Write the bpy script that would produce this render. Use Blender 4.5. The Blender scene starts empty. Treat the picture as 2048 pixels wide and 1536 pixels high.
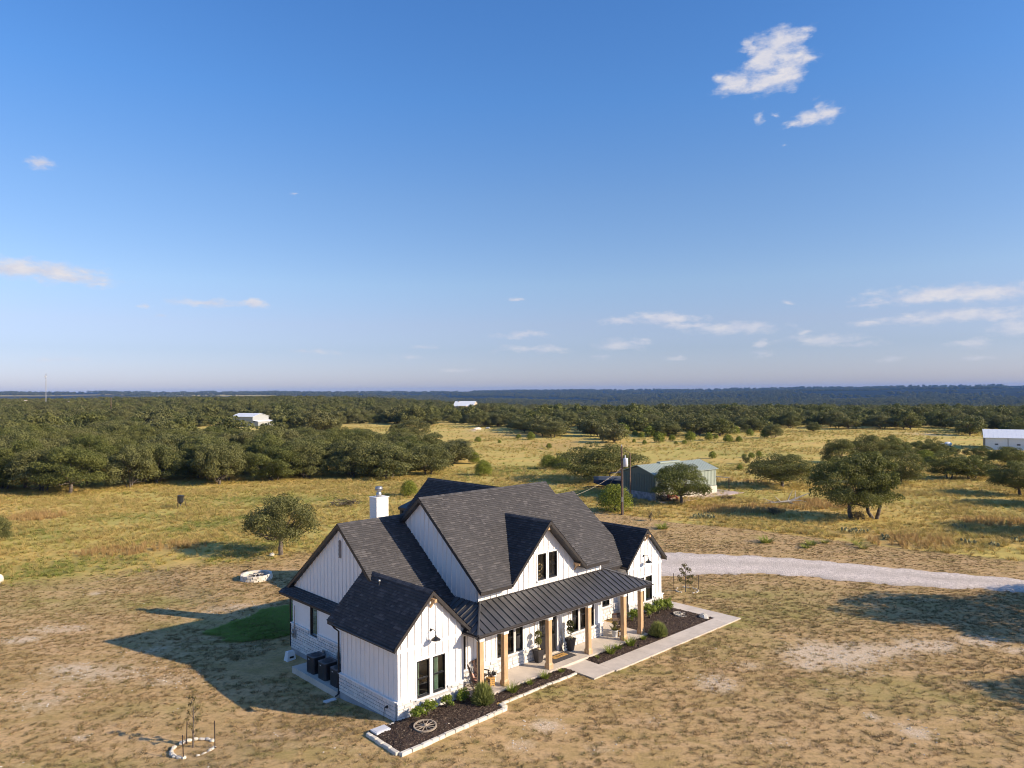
import bpy, math, random
import numpy as np
from mathutils import Vector, Matrix

# ------------------------------------------------------------------ camera, sky, sun, exposure
scene = bpy.context.scene
R = math.radians
CAM_H, FOC, HOR_Y, ROLL = 15.0, 1473.755, 782.967, R(-0.478)     # photograph is 2048 px wide
PITCH = math.atan((HOR_Y - 768) / FOC)
cam_d = bpy.data.cameras.new('camera'); cam = bpy.data.objects.new('camera', cam_d)
scene.collection.objects.link(cam); scene.camera = cam
cam_d.sensor_width = 36; cam_d.lens = 36 * FOC / 2048
cam_d.clip_start = 0.5; cam_d.clip_end = 40000
cam.matrix_world = Matrix.Translation((0, 0, CAM_H)) @ Matrix.Rotation(R(90) + PITCH, 4, 'X') @ Matrix.Rotation(ROLL, 4, 'Z')

SUN_AZ, SUN_EL = R(-19.5), R(25.7)          # azimuth measured from +X towards +Y
SUN = Vector((math.cos(SUN_AZ) * math.cos(SUN_EL), math.sin(SUN_AZ) * math.cos(SUN_EL), math.sin(SUN_EL)))
sun_d = bpy.data.lights.new('sun', 'SUN'); sun = bpy.data.objects.new('sun', sun_d)
scene.collection.objects.link(sun)
sun_d.energy = 5.0; sun_d.angle = R(0.5); sun_d.color = (1.0, 0.83, 0.62)
sun.rotation_euler = SUN.to_track_quat('Z', 'Y').to_euler(); sun.location = (60, -20, 60)

vs = scene.view_settings
scene.display_settings.display_device = 'sRGB'
vs.view_transform = 'Standard'; vs.look = 'None'; vs.exposure = 0.5; vs.gamma = 1.0
vs.use_curve_mapping = False
cy = scene.cycles
cy.use_denoising = True; cy.pixel_filter_type = 'BLACKMAN_HARRIS'; cy.filter_width = 1.05; cy.max_bounces = 5; cy.diffuse_bounces = 2; cy.glossy_bounces = 2
cy.transmission_bounces = 4; cy.transparent_max_bounces = 8; cy.volume_bounces = 0
cy.use_adaptive_sampling = True; cy.adaptive_threshold = 0.015; cy.use_light_tree = False
cy.caustics_reflective = False; cy.caustics_refractive = False

world = bpy.data.worlds.new('World'); scene.world = world; world.use_nodes = True
wt = world.node_tree; wt.nodes.clear()
def wn(t, **k):
    n = wt.nodes.new(t)
    for a, b in k.items(): setattr(n, a, b)
    return n
def wl(a, b): wt.links.new(a, b)
def wmath(op, a, b=None, c=None, clamp=False):
    n = wn('ShaderNodeMath', operation=op, use_clamp=clamp)
    for i, q in enumerate((a, b, c)):
        if q is None: continue
        if isinstance(q, (int, float)): n.inputs[i].default_value = q
        else: wl(q, n.inputs[i])
    return n.outputs[0]
def wvec(op, a, b=None, out=0):
    n = wn('ShaderNodeVectorMath', operation=op)
    for i, q in enumerate((a, b)):
        if q is None: continue
        if isinstance(q, (tuple, list)): n.inputs[i].default_value = q
        else: wl(q, n.inputs[i])
    return n.outputs[out]
sky = wn('ShaderNodeTexSky', sky_type='NISHITA', sun_disc=False)
sky.sun_elevation = SUN_EL; sky.sun_rotation = R(90) - SUN_AZ
sky.altitude = 300; sky.air_density = 1.0; sky.dust_density = 0.6; sky.ozone_density = 2.2
geo = wn('ShaderNodeNewGeometry')
dirv = wvec('NORMALIZE', wvec('SCALE', geo.outputs['Incoming'])); 
dirv.node.inputs[0].links[0].from_node.inputs['Scale'].default_value = -1.0
sep = wn('ShaderNodeSeparateXYZ'); wl(dirv, sep.inputs[0])
az = wmath('ARCTAN2', sep.outputs[0], sep.outputs[1]); el = wmath('ARCSINE', sep.outputs[2])
ae = wn('ShaderNodeCombineXYZ'); wl(az, ae.inputs[0]); wl(el, ae.inputs[1])
AE = ae.outputs[0]
def wnoise(vec, scale, detail, rough=0.55, dist=0.0):
    n = wn('ShaderNodeTexNoise'); wl(vec, n.inputs['Vector'])
    n.inputs['Scale'].default_value = scale; n.inputs['Detail'].default_value = detail
    n.inputs['Roughness'].default_value = rough; n.inputs['Distortion'].default_value = dist
    return n.outputs['Fac']
# clouds: soft lobes at fixed azimuth / elevation, torn by noise; (azimuth, elevation, half width, half height, weight) in degrees
CLOUDS_PX = [   # centre and half size in the photograph's pixels, and weight; turned into directions below
 (1560,85,62,26,1),(1600,75,34,16,.9),(1575,115,55,28,1),(1530,120,48,40,1),(1500,100,24,22,.7),(1610,118,26,16,.7),(1530,160,75,26,1),(1475,168,50,20,.95),(1440,158,22,14,.6),(1580,140,40,24,.9),
 (1618,235,50,16,.95),(1650,222,30,20,.95),(1580,248,24,10,.7),(1520,237,20,12,.6),(1555,230,12,7,.45),
 (84,328,32,14,.8),(70,540,110,17,.9),(20,538,60,16,.9),(150,556,90,11,.75),(200,569,50,7,.5),
 (405,604,84,9,.75),(512,607,20,8,.75),(322,630,18,5,.6),(294,611,14,5,.5),(1029,599,22,5,.7),(1576,604,20,4,.6),
 (1330,638,70,11,.95),(1240,642,60,7,.8),(1380,652,70,8,.7),(1470,656,90,12,.95),(1525,654,40,9,.7),
 (1900,585,110,13,1),(2000,584,70,15,1),(1820,600,100,11,.85),(1740,610,50,6,.6),(1930,630,90,10,.95),(1830,640,90,9,.85),(1740,646,40,5,.5),(1990,632,40,8,.7),(2040,655,50,16,.8),(1945,686,44,9,.7),
 (1240,690,60,11,.85),(1275,685,40,10,.7),(1205,714,20,7,.5),(1650,680,70,11,.9),(1610,664,20,5,.6),(1525,688,18,7,.7),(1720,690,60,9,.6),(1520,706,40,8,.5),
 (1040,670,60,8,.8),(1060,698,90,8,.8),(640,704,60,7,.55),(820,712,50,9,.55),(600,702,18,5,.6),(850,693,40,6,.5),(1780,717,30,8,.6),(1960,715,40,7,.5),(1350,716,30,6,.45),(90,720,80,7,.4),(930,740,80,7,.35),
 (585,388,14,4,.3),(1575,292,16,5,.25)]
def px_dir(px, py):
    q0, q1 = px - 1024, py - 768
    cx = (q0 * math.cos(ROLL) + q1 * math.sin(ROLL)) / FOC; cz = -(-q0 * math.sin(ROLL) + q1 * math.cos(ROLL)) / FOC
    c, s = math.cos(PITCH), math.sin(PITCH); v = Vector((cx, c - cz * s, s + cz * c)).normalized()
    return math.atan2(v.x, v.y), math.asin(v.z)
CLOUDS = [(*px_dir(a, b), w / FOC * (1.3 if b > 480 else 1), h / FOC * (1.45 if b > 480 else 1.15), k) for a, b, w, h, k in CLOUDS_PX]
CLOUDS += [(R(-44), R(12), R(4), R(1), .8), (R(43), R(9), R(4), R(.8), .9), (R(60), R(7), R(6), R(.8), .9), (R(-70), R(8), R(6), R(.8), .8), (R(120), R(14), R(5), R(1.5), .9), (R(170), R(9), R(7), R(1), .9), (R(-130), R(16), R(4), R(1.4), .8)]
stretch = wvec('MULTIPLY', AE, (1.0, 2.1, 1.0))
warp = wnoise(stretch, 26.0, 6.0, 0.62)
fine = wnoise(stretch, 70.0, 5.0, 0.6, 0.3)
wob = wn('ShaderNodeTexNoise'); wl(stretch, wob.inputs['Vector']); wob.inputs['Scale'].default_value = 34.0; wob.inputs['Detail'].default_value = 4.0; wob.inputs['Roughness'].default_value = .6
off = wvec('MULTIPLY', wvec('SUBTRACT', wob.outputs['Color'], (.5, .5, .5)), (.034, .013, 0))
AEW = wvec('ADD', AE, off)
acc = None
for (a, e, wa, we, wt_) in CLOUDS:
    p = wvec('SUBTRACT', AEW, (a, e, 0))
    p = wvec('MULTIPLY', p, (1 / wa, 1 / we, 0))
    d = wvec('LENGTH', p, out=1)
    m = wmath('MULTIPLY_ADD', d, -1.45, .62 + 1.0 * wt_)
    acc = m if acc is None else wmath('MAXIMUM', acc, m)
acc = wmath('MAXIMUM', acc, -0.6)
dens = wmath('ADD', acc, wmath('MULTIPLY_ADD', warp, 2.6, -1.42))
dens = wmath('ADD', dens, wmath('MULTIPLY_ADD', fine, 0.8, -0.4))
mask = wn('ShaderNodeMapRange', interpolation_type='SMOOTHSTEP'); wl(dens, mask.inputs[0])
mask.inputs[1].default_value = 0.0; mask.inputs[2].default_value = 1.4
inside = wmath('GREATER_THAN', acc, -0.55)
mfac = wmath('MULTIPLY', mask.outputs[0], inside)
lowfade = wn('ShaderNodeMapRange', interpolation_type='SMOOTHSTEP'); wl(el, lowfade.inputs[0])
lowfade.inputs[1].default_value = R(1.0); lowfade.inputs[2].default_value = R(9.0)
lowfade.inputs[3].default_value = 0.42; lowfade.inputs[4].default_value = 0.97
mfac = wmath('MULTIPLY', mfac, lowfade.outputs[0])
# sunlit and shaded sides of the vapour, from the slope of the noise towards the sun
warp2 = wnoise(wvec('ADD', stretch, (0.012, 0.022, 0.0)), 26.0, 6.0, 0.62)
lit = wmath('MULTIPLY_ADD', wmath('SUBTRACT', warp, warp2), 1.9, 0.62, clamp=True)
ccol = wn('ShaderNodeMixRGB'); wl(lit, ccol.inputs[0])
ccol.inputs[1].default_value = (3.9, 4.3, 5.6, 1); ccol.inputs[2].default_value = (6.0, 5.75, 5.9, 1)
hs = wn('ShaderNodeHueSaturation'); hs.inputs['Saturation'].default_value = 1.12; wl(sky.outputs[0], hs.inputs['Color'])
# the camera's own rendering of a dry blue sky: one colour balance for each height above the horizon, the same all round
SKY_BALANCE = [(1.28, [0.80, 0.795, 1.193]), (3.22, [0.79, 0.765, 1.05]), (5.16, [0.964, 0.849, 1.044]), (8.22, [1.107, 1.025, 1.131]), (14.57, [1.049, 1.102, 1.268]), (21.58, [0.858, 1.158, 1.478]), (27.37, [0.796, 1.148, 1.524])]
rmp = wn('ShaderNodeValToRGB'); wl(wmath('DIVIDE', el, R(30)), rmp.inputs[0])
while len(rmp.color_ramp.elements) < len(SKY_BALANCE): rmp.color_ramp.elements.new(.5)
for e_, (deg, m3) in zip(rmp.color_ramp.elements, SKY_BALANCE): e_.position = deg / 30; e_.color = tuple(q / 2 for q in m3) + (1,)
bal = wvec('SCALE', rmp.outputs[0]); bal.node.inputs['Scale'].default_value = 2.0
skyb = wvec('MULTIPLY', hs.outputs[0], bal)
mix = wn('ShaderNodeMixRGB'); wl(mfac, mix.inputs[0]); wl(skyb, mix.inputs[1]); wl(ccol.outputs[0], mix.inputs[2])
bg = wn('ShaderNodeBackground'); bg.inputs['Strength'].default_value = 0.095
wl(mix.outputs[0], bg.inputs[0])
wo = wn('ShaderNodeOutputWorld'); wl(bg.outputs[0], wo.inputs[0])
world.cycles.sampling_method = 'MANUAL'; world.cycles.sample_map_resolution = 512

# ------------------------------------------------------------------ frames: the photograph's ground points and the house's own axes
HX, HY, HTH = -5.322, 33.632, R(46.749)
HROT = R(90) - HTH
UX, UY = math.sin(HTH), math.cos(HTH)
DX, DY = -UY, UX
def h2w(u, d): return (HX + u * UX + d * DX, HY + u * UY + d * DY)
def w2h(x, y):
    x, y = x - HX, y - HY
    return (x * UX + y * UY, x * DX + y * DY)
def sstep(a, b, t):
    t = np.clip((np.asarray(t, float) - a) / (b - a), 0, 1); return t * t * (3 - 2 * t)
def terr(x, y):
    """ground height in metres, world coordinates (arrays or numbers)"""
    x = np.asarray(x, float); y = np.asarray(y, float)
    r = np.hypot(x, y)
    f = sstep(-.30, .12, x / np.maximum(np.abs(y), 1.0))
    und = 0.35 * np.sin(x * .021 + 1.3) * np.cos(y * .017 + .4) + 0.2 * np.sin(x * .05 - y * .043)
    z = und * sstep(75, 190, r)
    left = 3.5 * sstep(260, 720, r) - 14 * sstep(1100, 2300, r)
    right = -7 * sstep(300, 680, r) - 32 * sstep(640, 1900, r)
    z = z + (1 - f) * left + f * right
    a = np.degrees(np.arctan2(x, y))
    ridge = 5 * np.sin(a * .35 + .6) + 3 * np.sin(a * 1.1 + 2.0) + 1.5 * np.sin(a * 2.7) + 1.0 * np.sin(r * .004 + a)
    far = 19 + .6 * ridge + 17 * sstep(-12, -28, a) + 4 * sstep(14, 26, a) - 24 * sstep(33.2, 34.3, a) * (1 - sstep(34.4, 35.6, a))
    far = far + 9 * sstep(25, 28, a)
    z = z + (far - z) * sstep(3000, 8400, r)
    mid = 20 * np.exp(-((r - 4200 - 30 * a) / 750.0) ** 2) * sstep(4, 22, a)
    z = z + mid + 7 * np.exp(-((r - 2900) / 500.0) ** 2) * np.sin(a * .5 + 1)
    u = (x - HX) * UX + (y - HY) * UY; d = (x - HX) * DX + (y - HY) * DY
    dip = -0.36 * sstep(0.2, 5.5, d) * sstep(3.0, 0.2, u) * (1 - sstep(30, 60, d)) * (1 - sstep(20, 50, -u))
    return z + dip
def gp(px, py, z=None):
    """ground point (world) seen at a place in the photograph"""
    q0, q1 = px - 1024, py - 768
    cx = (q0 * math.cos(ROLL) + q1 * math.sin(ROLL)) / FOC
    cyy = -(-q0 * math.sin(ROLL) + q1 * math.cos(ROLL)) / FOC
    c, s = math.cos(PITCH), math.sin(PITCH)
    ray = (cx, c - cyy * s, s + cyy * c)
    zz = 0.0 if z is None else z
    for _ in range(12):
        t = (zz - CAM_H) / ray[2]
        x, y = ray[0] * t, ray[1] * t
        if z is not None: break
        zn = float(terr(x, y)); zz = zz + (zn - zz) * .6
    return x, y, (float(terr(x, y)) if z is None else z)

# ------------------------------------------------------------------ building tools
COL = scene.collection
rng = np.random.default_rng(11); random.seed(4)
def link(o): COL.objects.link(o); return o
def props(o, label=None, cat=None, group=None, kind=None):
    if label: o['label'] = label
    if cat: o['category'] = cat
    if group: o['group'] = group
    if kind: o['kind'] = kind
    return o
def thing(name, label, cat, loc=(0, 0, 0), rz=0.0, group=None):
    o = link(bpy.data.objects.new(name, None)); o.empty_display_size = .3
    o.location = loc; o.rotation_euler = (0, 0, rz)
    return props(o, label, cat, group)
def put(name, mesh, parent=None, loc=None, rot=None, scale=None):
    o = link(bpy.data.objects.new(name, mesh)); o.parent = parent
    if loc is not None: o.location = loc
    if rot is not None: o.rotation_euler = rot
    if scale is not None: o.scale = scale
    return o
def copy_tree(o, parent=None):
    c = o.copy(); COL.objects.link(c); c.parent = parent
    for ch in list(o.children): copy_tree(ch, c)
    return c
def big_mesh(name, V, Q, mat, col=None):
    """numpy quads to a mesh with a per-face value 'Col'"""
    V = np.asarray(V, np.float32); Q = np.asarray(Q, np.int32)
    me = bpy.data.meshes.new(name)
    me.vertices.add(len(V)); me.vertices.foreach_set('co', V.ravel())
    n = Q.shape[1]
    me.loops.add(Q.size); me.loops.foreach_set('vertex_index', Q.ravel())
    me.polygons.add(len(Q)); me.polygons.foreach_set('loop_start', np.arange(0, Q.size, n, dtype=np.int32))
    me.polygons.foreach_set('loop_total', np.full(len(Q), n, np.int32))
    if col is not None:
        a = me.attributes.new('Col', 'FLOAT', 'FACE'); a.data.foreach_set('value', np.asarray(col, np.float32))
    me.update(calc_edges=True)
    if mat: me.materials.append(mat)
    return me
class MB:
    def __init__(s): s.v = []; s.f = []; s.c = []
    def add(s, vs_, fs, c=0.5):
        b = len(s.v); s.v += [tuple(p) for p in vs_]
        for f in fs: s.f.append(tuple(b + i for i in f)); s.c.append(c)
        return s
    def quad(s, a, b, c, d, col=.5): return s.add((a, b, c, d), ((0, 1, 2, 3),), col)
    def box(s, x0, x1, y0, y1, z0, z1, col=.5):
        return s.add([(x0, y0, z0), (x1, y0, z0), (x1, y1, z0), (x0, y1, z0), (x0, y0, z1), (x1, y0, z1), (x1, y1, z1), (x0, y1, z1)],
                     [(3, 2, 1, 0), (4, 5, 6, 7), (0, 1, 5, 4), (1, 2, 6, 5), (2, 3, 7, 6), (3, 0, 4, 7)], col)
    def prism(s, poly, vec, col=.5):
        n = len(poly); v = Vector(vec)
        P = [Vector(p) for p in poly]
        return s.add(P + [p + v for p in P], [tuple(range(n))[::-1], tuple(range(n, 2 * n))] + [(i, (i + 1) % n, n + (i + 1) % n, n + i) for i in range(n)], col)
    def tube(s, pts, rad, n=6, caps=True, col=.5):
        pts = [Vector(p) for p in pts]
        if not hasattr(rad, '__len__'): rad = [rad] * len(pts)
        vs_, fs = [], []; ref = Vector((0, 0, 1))
        for i, p in enumerate(pts):
            t = (pts[min(i + 1, len(pts) - 1)] - pts[max(i - 1, 0)]).normalized()
            if abs(t.dot(ref)) > .92: ref = Vector((1, 0, 0)) if abs(t.x) < .8 else Vector((0, 1, 0))
            a = t.cross(ref).normalized(); b = t.cross(a).normalized()
            for k in range(n):
                q = 2 * math.pi * k / n
                vs_.append(p + (a * math.cos(q) + b * math.sin(q)) * rad[i])
        for i in range(len(pts) - 1):
            for k in range(n): fs.append((i * n + k, i * n + (k + 1) % n, (i + 1) * n + (k + 1) % n, (i + 1) * n + k))
        if caps: fs += [tuple(range(n))[::-1], tuple(range((len(pts) - 1) * n, len(pts) * n))]
        return s.add(vs_, fs, col)
    def lathe(s, prof, n=14, at=(0, 0, 0), col=.5, sq=0.0, rot0=0.0):
        vs_, fs = [], []
        for r, z in prof:
            for k in range(n):
                q = 2 * math.pi * k / n + rot0
                vs_.append((at[0] + r * math.cos(q), at[1] + r * math.sin(q), at[2] + z))
        for i in range(len(prof) - 1):
            for k in range(n): fs.append((i * n + k, i * n + (k + 1) % n, (i + 1) * n + (k + 1) % n, (i + 1) * n + k))
        fs += [tuple(range(n))[::-1], tuple(range((len(prof) - 1) * n, len(prof) * n))]
        return s.add(vs_, fs, col)
    def ball(s, c, rx, ry, rz, n=10, m=6, jit=0.0, col=.5):
        vs_, fs = [], []
        for i in range(m + 1):
            t = math.pi * i / m
            for k in range(n):
                q = 2 * math.pi * k / n; j = 1 + jit * random.uniform(-1, 1)
                vs_.append((c[0] + rx * math.sin(t) * math.cos(q) * j, c[1] + ry * math.sin(t) * math.sin(q) * j, c[2] - rz * math.cos(t) * j))
        for i in range(m):
            for k in range(n): fs.append((i * n + k, i * n + (k + 1) % n, (i + 1) * n + (k + 1) % n, (i + 1) * n + k))
        return s.add(vs_, fs, col)
    def mesh(s, name, mat, smooth=False):
        me = bpy.data.meshes.new(name); me.from_pydata(s.v, [], s.f)
        a = me.attributes.new('Col', 'FLOAT', 'FACE'); a.data.foreach_set('value', np.asarray(s.c, np.float32))
        if mat: me.materials.append(mat)
        if smooth: me.polygons.foreach_set('use_smooth', [True] * len(me.polygons))
        me.update(); return me
    def build(s, name, mat, parent=None, smooth=False, loc=None, rot=None):
        return put(name, s.mesh(name, mat, smooth), parent, loc, rot)

# ------------------------------------------------------------------ materials
class NT:
    def __init__(s, name):
        s.m = bpy.data.materials.new(name); s.m.use_nodes = True; s.t = s.m.node_tree
        s.b = s.t.nodes['Principled BSDF']; s.out = s.t.nodes['Material Output']
    def n(s, t, **k):
        q = s.t.nodes.new(t)
        for a, b in k.items(): setattr(q, a, b)
        return q
    def l(s, a, b): s.t.links.new(a, b)
    def val(s, q, sock):
        if isinstance(q, (int, float)): sock.default_value = q
        elif isinstance(q, (tuple, list)): sock.default_value = tuple(q) + ((1,) if len(q) == 3 and len(sock.default_value) == 4 else ())
        else: s.l(q, sock)
    def noise(s, scale, detail=3, rough=.55, vec=None, dist=0.0, coord='Object'):
        q = s.n('ShaderNodeTexNoise'); q.inputs['Scale'].default_value = scale
        q.inputs['Detail'].default_value = detail; q.inputs['Roughness'].default_value = rough; q.inputs['Distortion'].default_value = dist
        s.l(vec if vec is not None else s.coord(coord), q.inputs['Vector']); return q.outputs['Fac']
    def coord(s, w='Object'):
        if not hasattr(s, 'tc'): s.tc = s.n('ShaderNodeTexCoord')
        return s.tc.outputs[w]
    def attr(s, name):
        q = s.n('ShaderNodeAttribute', attribute_name=name); return q.outputs['Fac']
    def rnd(s): return s.n('ShaderNodeObjectInfo').outputs['Random']
    def math(s, op, a, b=0.0, c=0.0, clamp=False):
        q = s.n('ShaderNodeMath', operation=op, use_clamp=clamp)
        for i, v in enumerate((a, b, c)): s.val(v, q.inputs[i])
        return q.outputs[0]
    def ramp(s, fac, lo, hi, a=0.0, b=1.0, smooth=True):
        q = s.n('ShaderNodeMapRange', interpolation_type='SMOOTHSTEP' if smooth else 'LINEAR'); s.val(fac, q.inputs[0])
        for i, v in enumerate((lo, hi, a, b)): q.inputs[i + 1].default_value = v
        return q.outputs[0]
    def mix(s, fac, a, b, mode='MIX'):
        q = s.n('ShaderNodeMixRGB', blend_type=mode); s.val(fac, q.inputs[0]); s.val(a, q.inputs[1]); s.val(b, q.inputs[2]); return q.outputs[0]
    def bump(s, h, strength, dist):
        q = s.n('ShaderNodeBump'); q.inputs['Strength'].default_value = strength; q.inputs['Distance'].default_value = dist
        s.l(h, q.inputs['Height']); s.l(q.outputs[0], s.b.inputs['Normal'])
    def done(s, col, rough=.6, metal=0.0, spec=.5):
        s.val(col, s.b.inputs['Base Color']); s.val(rough, s.b.inputs['Roughness']); s.b.inputs['Metallic'].default_value = metal
        s.b.inputs['Specular IOR Level'].default_value = spec; return s.m
def plain(name, col, rough=.6, metal=0.0, var=.12, scale=3.0, bump=0.0, bscale=40, spec=.4):
    q = NT(name); f = q.noise(scale, 5, .6)
    lo = tuple(c * (1 - var) for c in col); hi = tuple(min(1, c * (1 + var)) for c in col)
    c = q.mix(q.ramp(f, .3, .7), lo, hi)
    if bump: q.bump(q.noise(bscale, 4), bump, .02)
    return q.done(c, rough, metal, spec)
M = {}
def siding_mat():
    q = NT('white_painted_siding'); f = q.noise(1.3, 5, .6); mp = q.n('ShaderNodeMapping'); q.l(q.coord('Object'), mp.inputs[0]); mp.inputs['Scale'].default_value = (5, 5, .35)
    s_ = q.noise(1.0, 5, .65, vec=mp.outputs[0]); c = q.mix(q.ramp(f, .3, .7), (.83, .805, .765), (.87, .845, .805))
    c = q.mix(q.ramp(s_, .56, .78, 0, .22), c, (.60, .57, .52)); return q.done(c, .55)
M['siding'] = siding_mat()
M['trim'] = plain('white_painted_trim', (.86, .835, .80), .5, var=.02)
M['black'] = plain('black_metal', (.018, .018, .02), .38, var=.2)
M['bronze'] = plain('dark_bronze_fascia', (.035, .031, .031), .45, var=.15)
M['gutter'] = plain('dark_bronze_gutter', (.07, .062, .06), .28, metal=.6, var=.1)
M['concrete'] = plain('pale_concrete', (.58, .505, .42), .85, var=.09, scale=1.1, bump=.15, bscale=60)
M['slabgrey'] = plain('grey_foundation_concrete', (.36, .36, .37), .85, var=.1, scale=1.5)
M['interior'] = plain('dim_interior', (.16, .145, .13), .9, var=.1)
M['galv'] = plain('galvanised_metal', (.38, .38, .38), .35, metal=.7, var=.1)
M['brownpot'] = plain('charcoal_planter', (.035, .031, .033), .5, var=.2)
M['whitepot'] = plain('white_enamel_planter', (.75, .75, .73), .4, var=.04)
M['darkwood'] = plain('dark_brown_wood', (.06, .03, .022), .5, var=.3, scale=6)
M['cushion'] = plain('coral_patterned_fabric', (.66, .38, .29), .9, var=.35, scale=18)
M['rock'] = plain('pale_limestone_rock', (.62, .57, .48), .9, var=.2, scale=4, bump=.5, bscale=9)
M['greywood'] = plain('weathered_wheel_wood', (.33, .27, .205), .8, var=.25, scale=9)
M['bleached'] = plain('bleached_dead_wood', (.44, .40, .34), .85, var=.2, scale=4)
M['ash'] = plain('charred_ash', (.05, .045, .042), .95, var=.6, scale=12)
M['rust'] = plain('rusty_stake_steel', (.055, .04, .035), .7, var=.3, scale=9)
M['pole'] = plain('weathered_pole_wood', (.16, .10, .07), .85, var=.3, scale=5)
M['curtain'] = plain('pale_green_curtain', (.55, .72, .58), .9, var=.1)
M['plaque'] = plain('cream_plaque', (.68, .64, .55), .7, var=.08)
M['gold'] = plain('brass_wire', (.55, .36, .16), .35, metal=.8, var=.1)
M['wreath'] = plain('warm_cream', (.72, .52, .26), .7, var=.4, scale=25)
M['honey'] = plain('honey_wood_crate', (.5, .29, .09), .7, var=.25, scale=12)
M['redwood'] = plain('red_painted_wood', (.45, .12, .07), .7, var=.2)
M['navy'] = plain('navy_paint', (.02, .04, .09), .3, var=.15)
M['greenmetal'] = plain('green_sheet_metal', (.10, .128, .112), .45, var=.06)
M['palegreen'] = plain('pale_green_roof_metal', (.34, .385, .325), .4, var=.06)
M['whitemetal'] = plain('white_sheet_metal', (.72, .74, .76), .45, var=.04)
M['tanwall'] = plain('tan_stucco', (.55, .42, .3), .85, var=.1)
M['fieldstone'] = plain('shaded_field_stone', (.27, .25, .26), .9, var=.4, scale=2.2, bump=.6, bscale=3)
M['palestone'] = plain('sunlit_pale_stone', (.62, .56, .46), .9, var=.15, scale=2.2)
M['porcelain'] = plain('grey_white_enamel', (.62, .63, .66), .35, var=.05)
M['rope'] = plain('pale_cable', (.5, .42, .3), .8, var=.1)
def wood_mat():
    q = NT('stained_cedar_post'); mp = q.n('ShaderNodeMapping'); q.l(q.coord('Object'), mp.inputs[0]); mp.inputs['Scale'].default_value = (14, 14, .9)
    f = q.noise(1.6, 5, .6, vec=mp.outputs[0]); g = q.noise(1.1, 2)
    c = q.mix(q.ramp(f, .3, .72), (.42, .25, .125), (.62, .43, .25)); c = q.mix(q.ramp(g, .35, .7, 0, .4), c, (.52, .32, .16))
    q.bump(f, .25, .01); return q.done(c, .6)
M['post'] = wood_mat()
def shingle_mat():
    q = NT('charcoal_asphalt_shingle'); c = q.attr('Col')
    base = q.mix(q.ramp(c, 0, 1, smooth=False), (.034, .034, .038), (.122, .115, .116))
    f = q.noise(90, 3); base = q.mix(q.ramp(f, .4, .75, .0, .25), base, (.12, .11, .105))
    w = q.noise(.55, 4); base = q.mix(q.ramp(w, .42, .7, 0, .22), base, (.088, .085, .087))
    q.bump(f, .4, .006); return q.done(base, .85, spec=.25)
M['shingle'] = shingle_mat()
def seam_mat():
    q = NT('charcoal_standing_seam'); f = q.noise(1.4, 4); r = q.rnd()
    c = q.mix(q.ramp(f, .3, .7), (.078, .076, .077), (.112, .109, .107)); c = q.mix(q.math('MULTIPLY', r, .25), c, (.135, .13, .127))
    return q.done(c, q.ramp(q.noise(3, 3), .3, .7, .34, .46), .35)
M['seam'] = seam_mat()
def stone_mat():
    q = NT('whitewashed_limestone'); r = q.rnd(); a = q.attr('Col'); f = q.noise(7, 5, .65)
    t = q.math('FRACT', q.math('ADD', r, a))
    c = q.mix(t, (.62, .60, .58), (.79, .75, .69)); c = q.mix(q.ramp(f, .45, .75, 0, .35), c, (.5, .46, .42))
    q.bump(f, .5, .02); return q.done(c, .85)
M['stone'] = stone_mat()
M['mortar'] = plain('pale_grey_mortar', (.42, .41, .40), .9, var=.1)
def glass_mat():
    q = NT('window_glass'); t = q.t
    fr = q.n('ShaderNodeFresnel'); fr.inputs['IOR'].default_value = 1.6
    tr = q.n('ShaderNodeBsdfTransparent'); tr.inputs[0].default_value = (.72, .75, .74, 1)
    gl = q.n('ShaderNodeBsdfGlossy'); gl.inputs['Roughness'].default_value = .015; gl.inputs[0].default_value = (.9, .92, .95, 1)
    mx = q.n('ShaderNodeMixShader'); q.l(q.math('MULTIPLY_ADD', fr.outputs[0], 1.0, .05), mx.inputs[0]); q.l(tr.outputs[0], mx.inputs[1]); q.l(gl.outputs[0], mx.inputs[2])
    t.nodes.remove(q.b); q.l(mx.outputs[0], q.out.inputs[0]); return q.m
M['glass'] = glass_mat()
def leaf_mat(name, dark, light, warm, rnd_amt=.5, trans=.25):
    q = NT(name); a = q.attr('Col'); r = q.rnd()
    c = q.mix(a, dark, light); c = q.mix(q.math('MULTIPLY', r, rnd_amt), c, warm)
    q.val(c, q.b.inputs['Base Color']); q.b.inputs['Roughness'].default_value = .62; q.b.inputs['Specular IOR Level'].default_value = .25
    tl = q.n('ShaderNodeBsdfTranslucent'); q.val(q.mix(.5, c, (.12, .14, .02)), tl.inputs[0])
    mx = q.n('ShaderNodeMixShader'); mx.inputs[0].default_value = trans
    q.l(q.b.outputs[0], mx.inputs[1]); q.l(tl.outputs[0], mx.inputs[2]); q.l(mx.outputs[0], q.out.inputs[0]); return q.m
M['oakleaf'] = leaf_mat('live_oak_leaves', (.060, .074, .018), (.235, .245, .062), (.21, .19, .065), trans=.35)
M['oakleaf2'] = leaf_mat('grey_green_oak_leaves', (.066, .078, .024), (.24, .24, .075), (.22, .195, .085), trans=.35)
M['cedarleaf'] = leaf_mat('juniper_foliage', (.09, .115, .014), (.31, .35, .045), (.26, .28, .035), .6)
M['shrubleaf'] = leaf_mat('bright_shrub_leaves', (.10, .16, .02), (.33, .40, .06), (.27, .29, .06), .4, .4)
M['rosemary'] = leaf_mat('rosemary_needles', (.16, .19, .055), (.38, .41, .14), (.33, .34, .11), .3, .4)
M['dryleaf'] = leaf_mat('dry_olive_leaves', (.11, .10, .04), (.23, .19, .08), (.26, .18, .08), .5)
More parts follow.
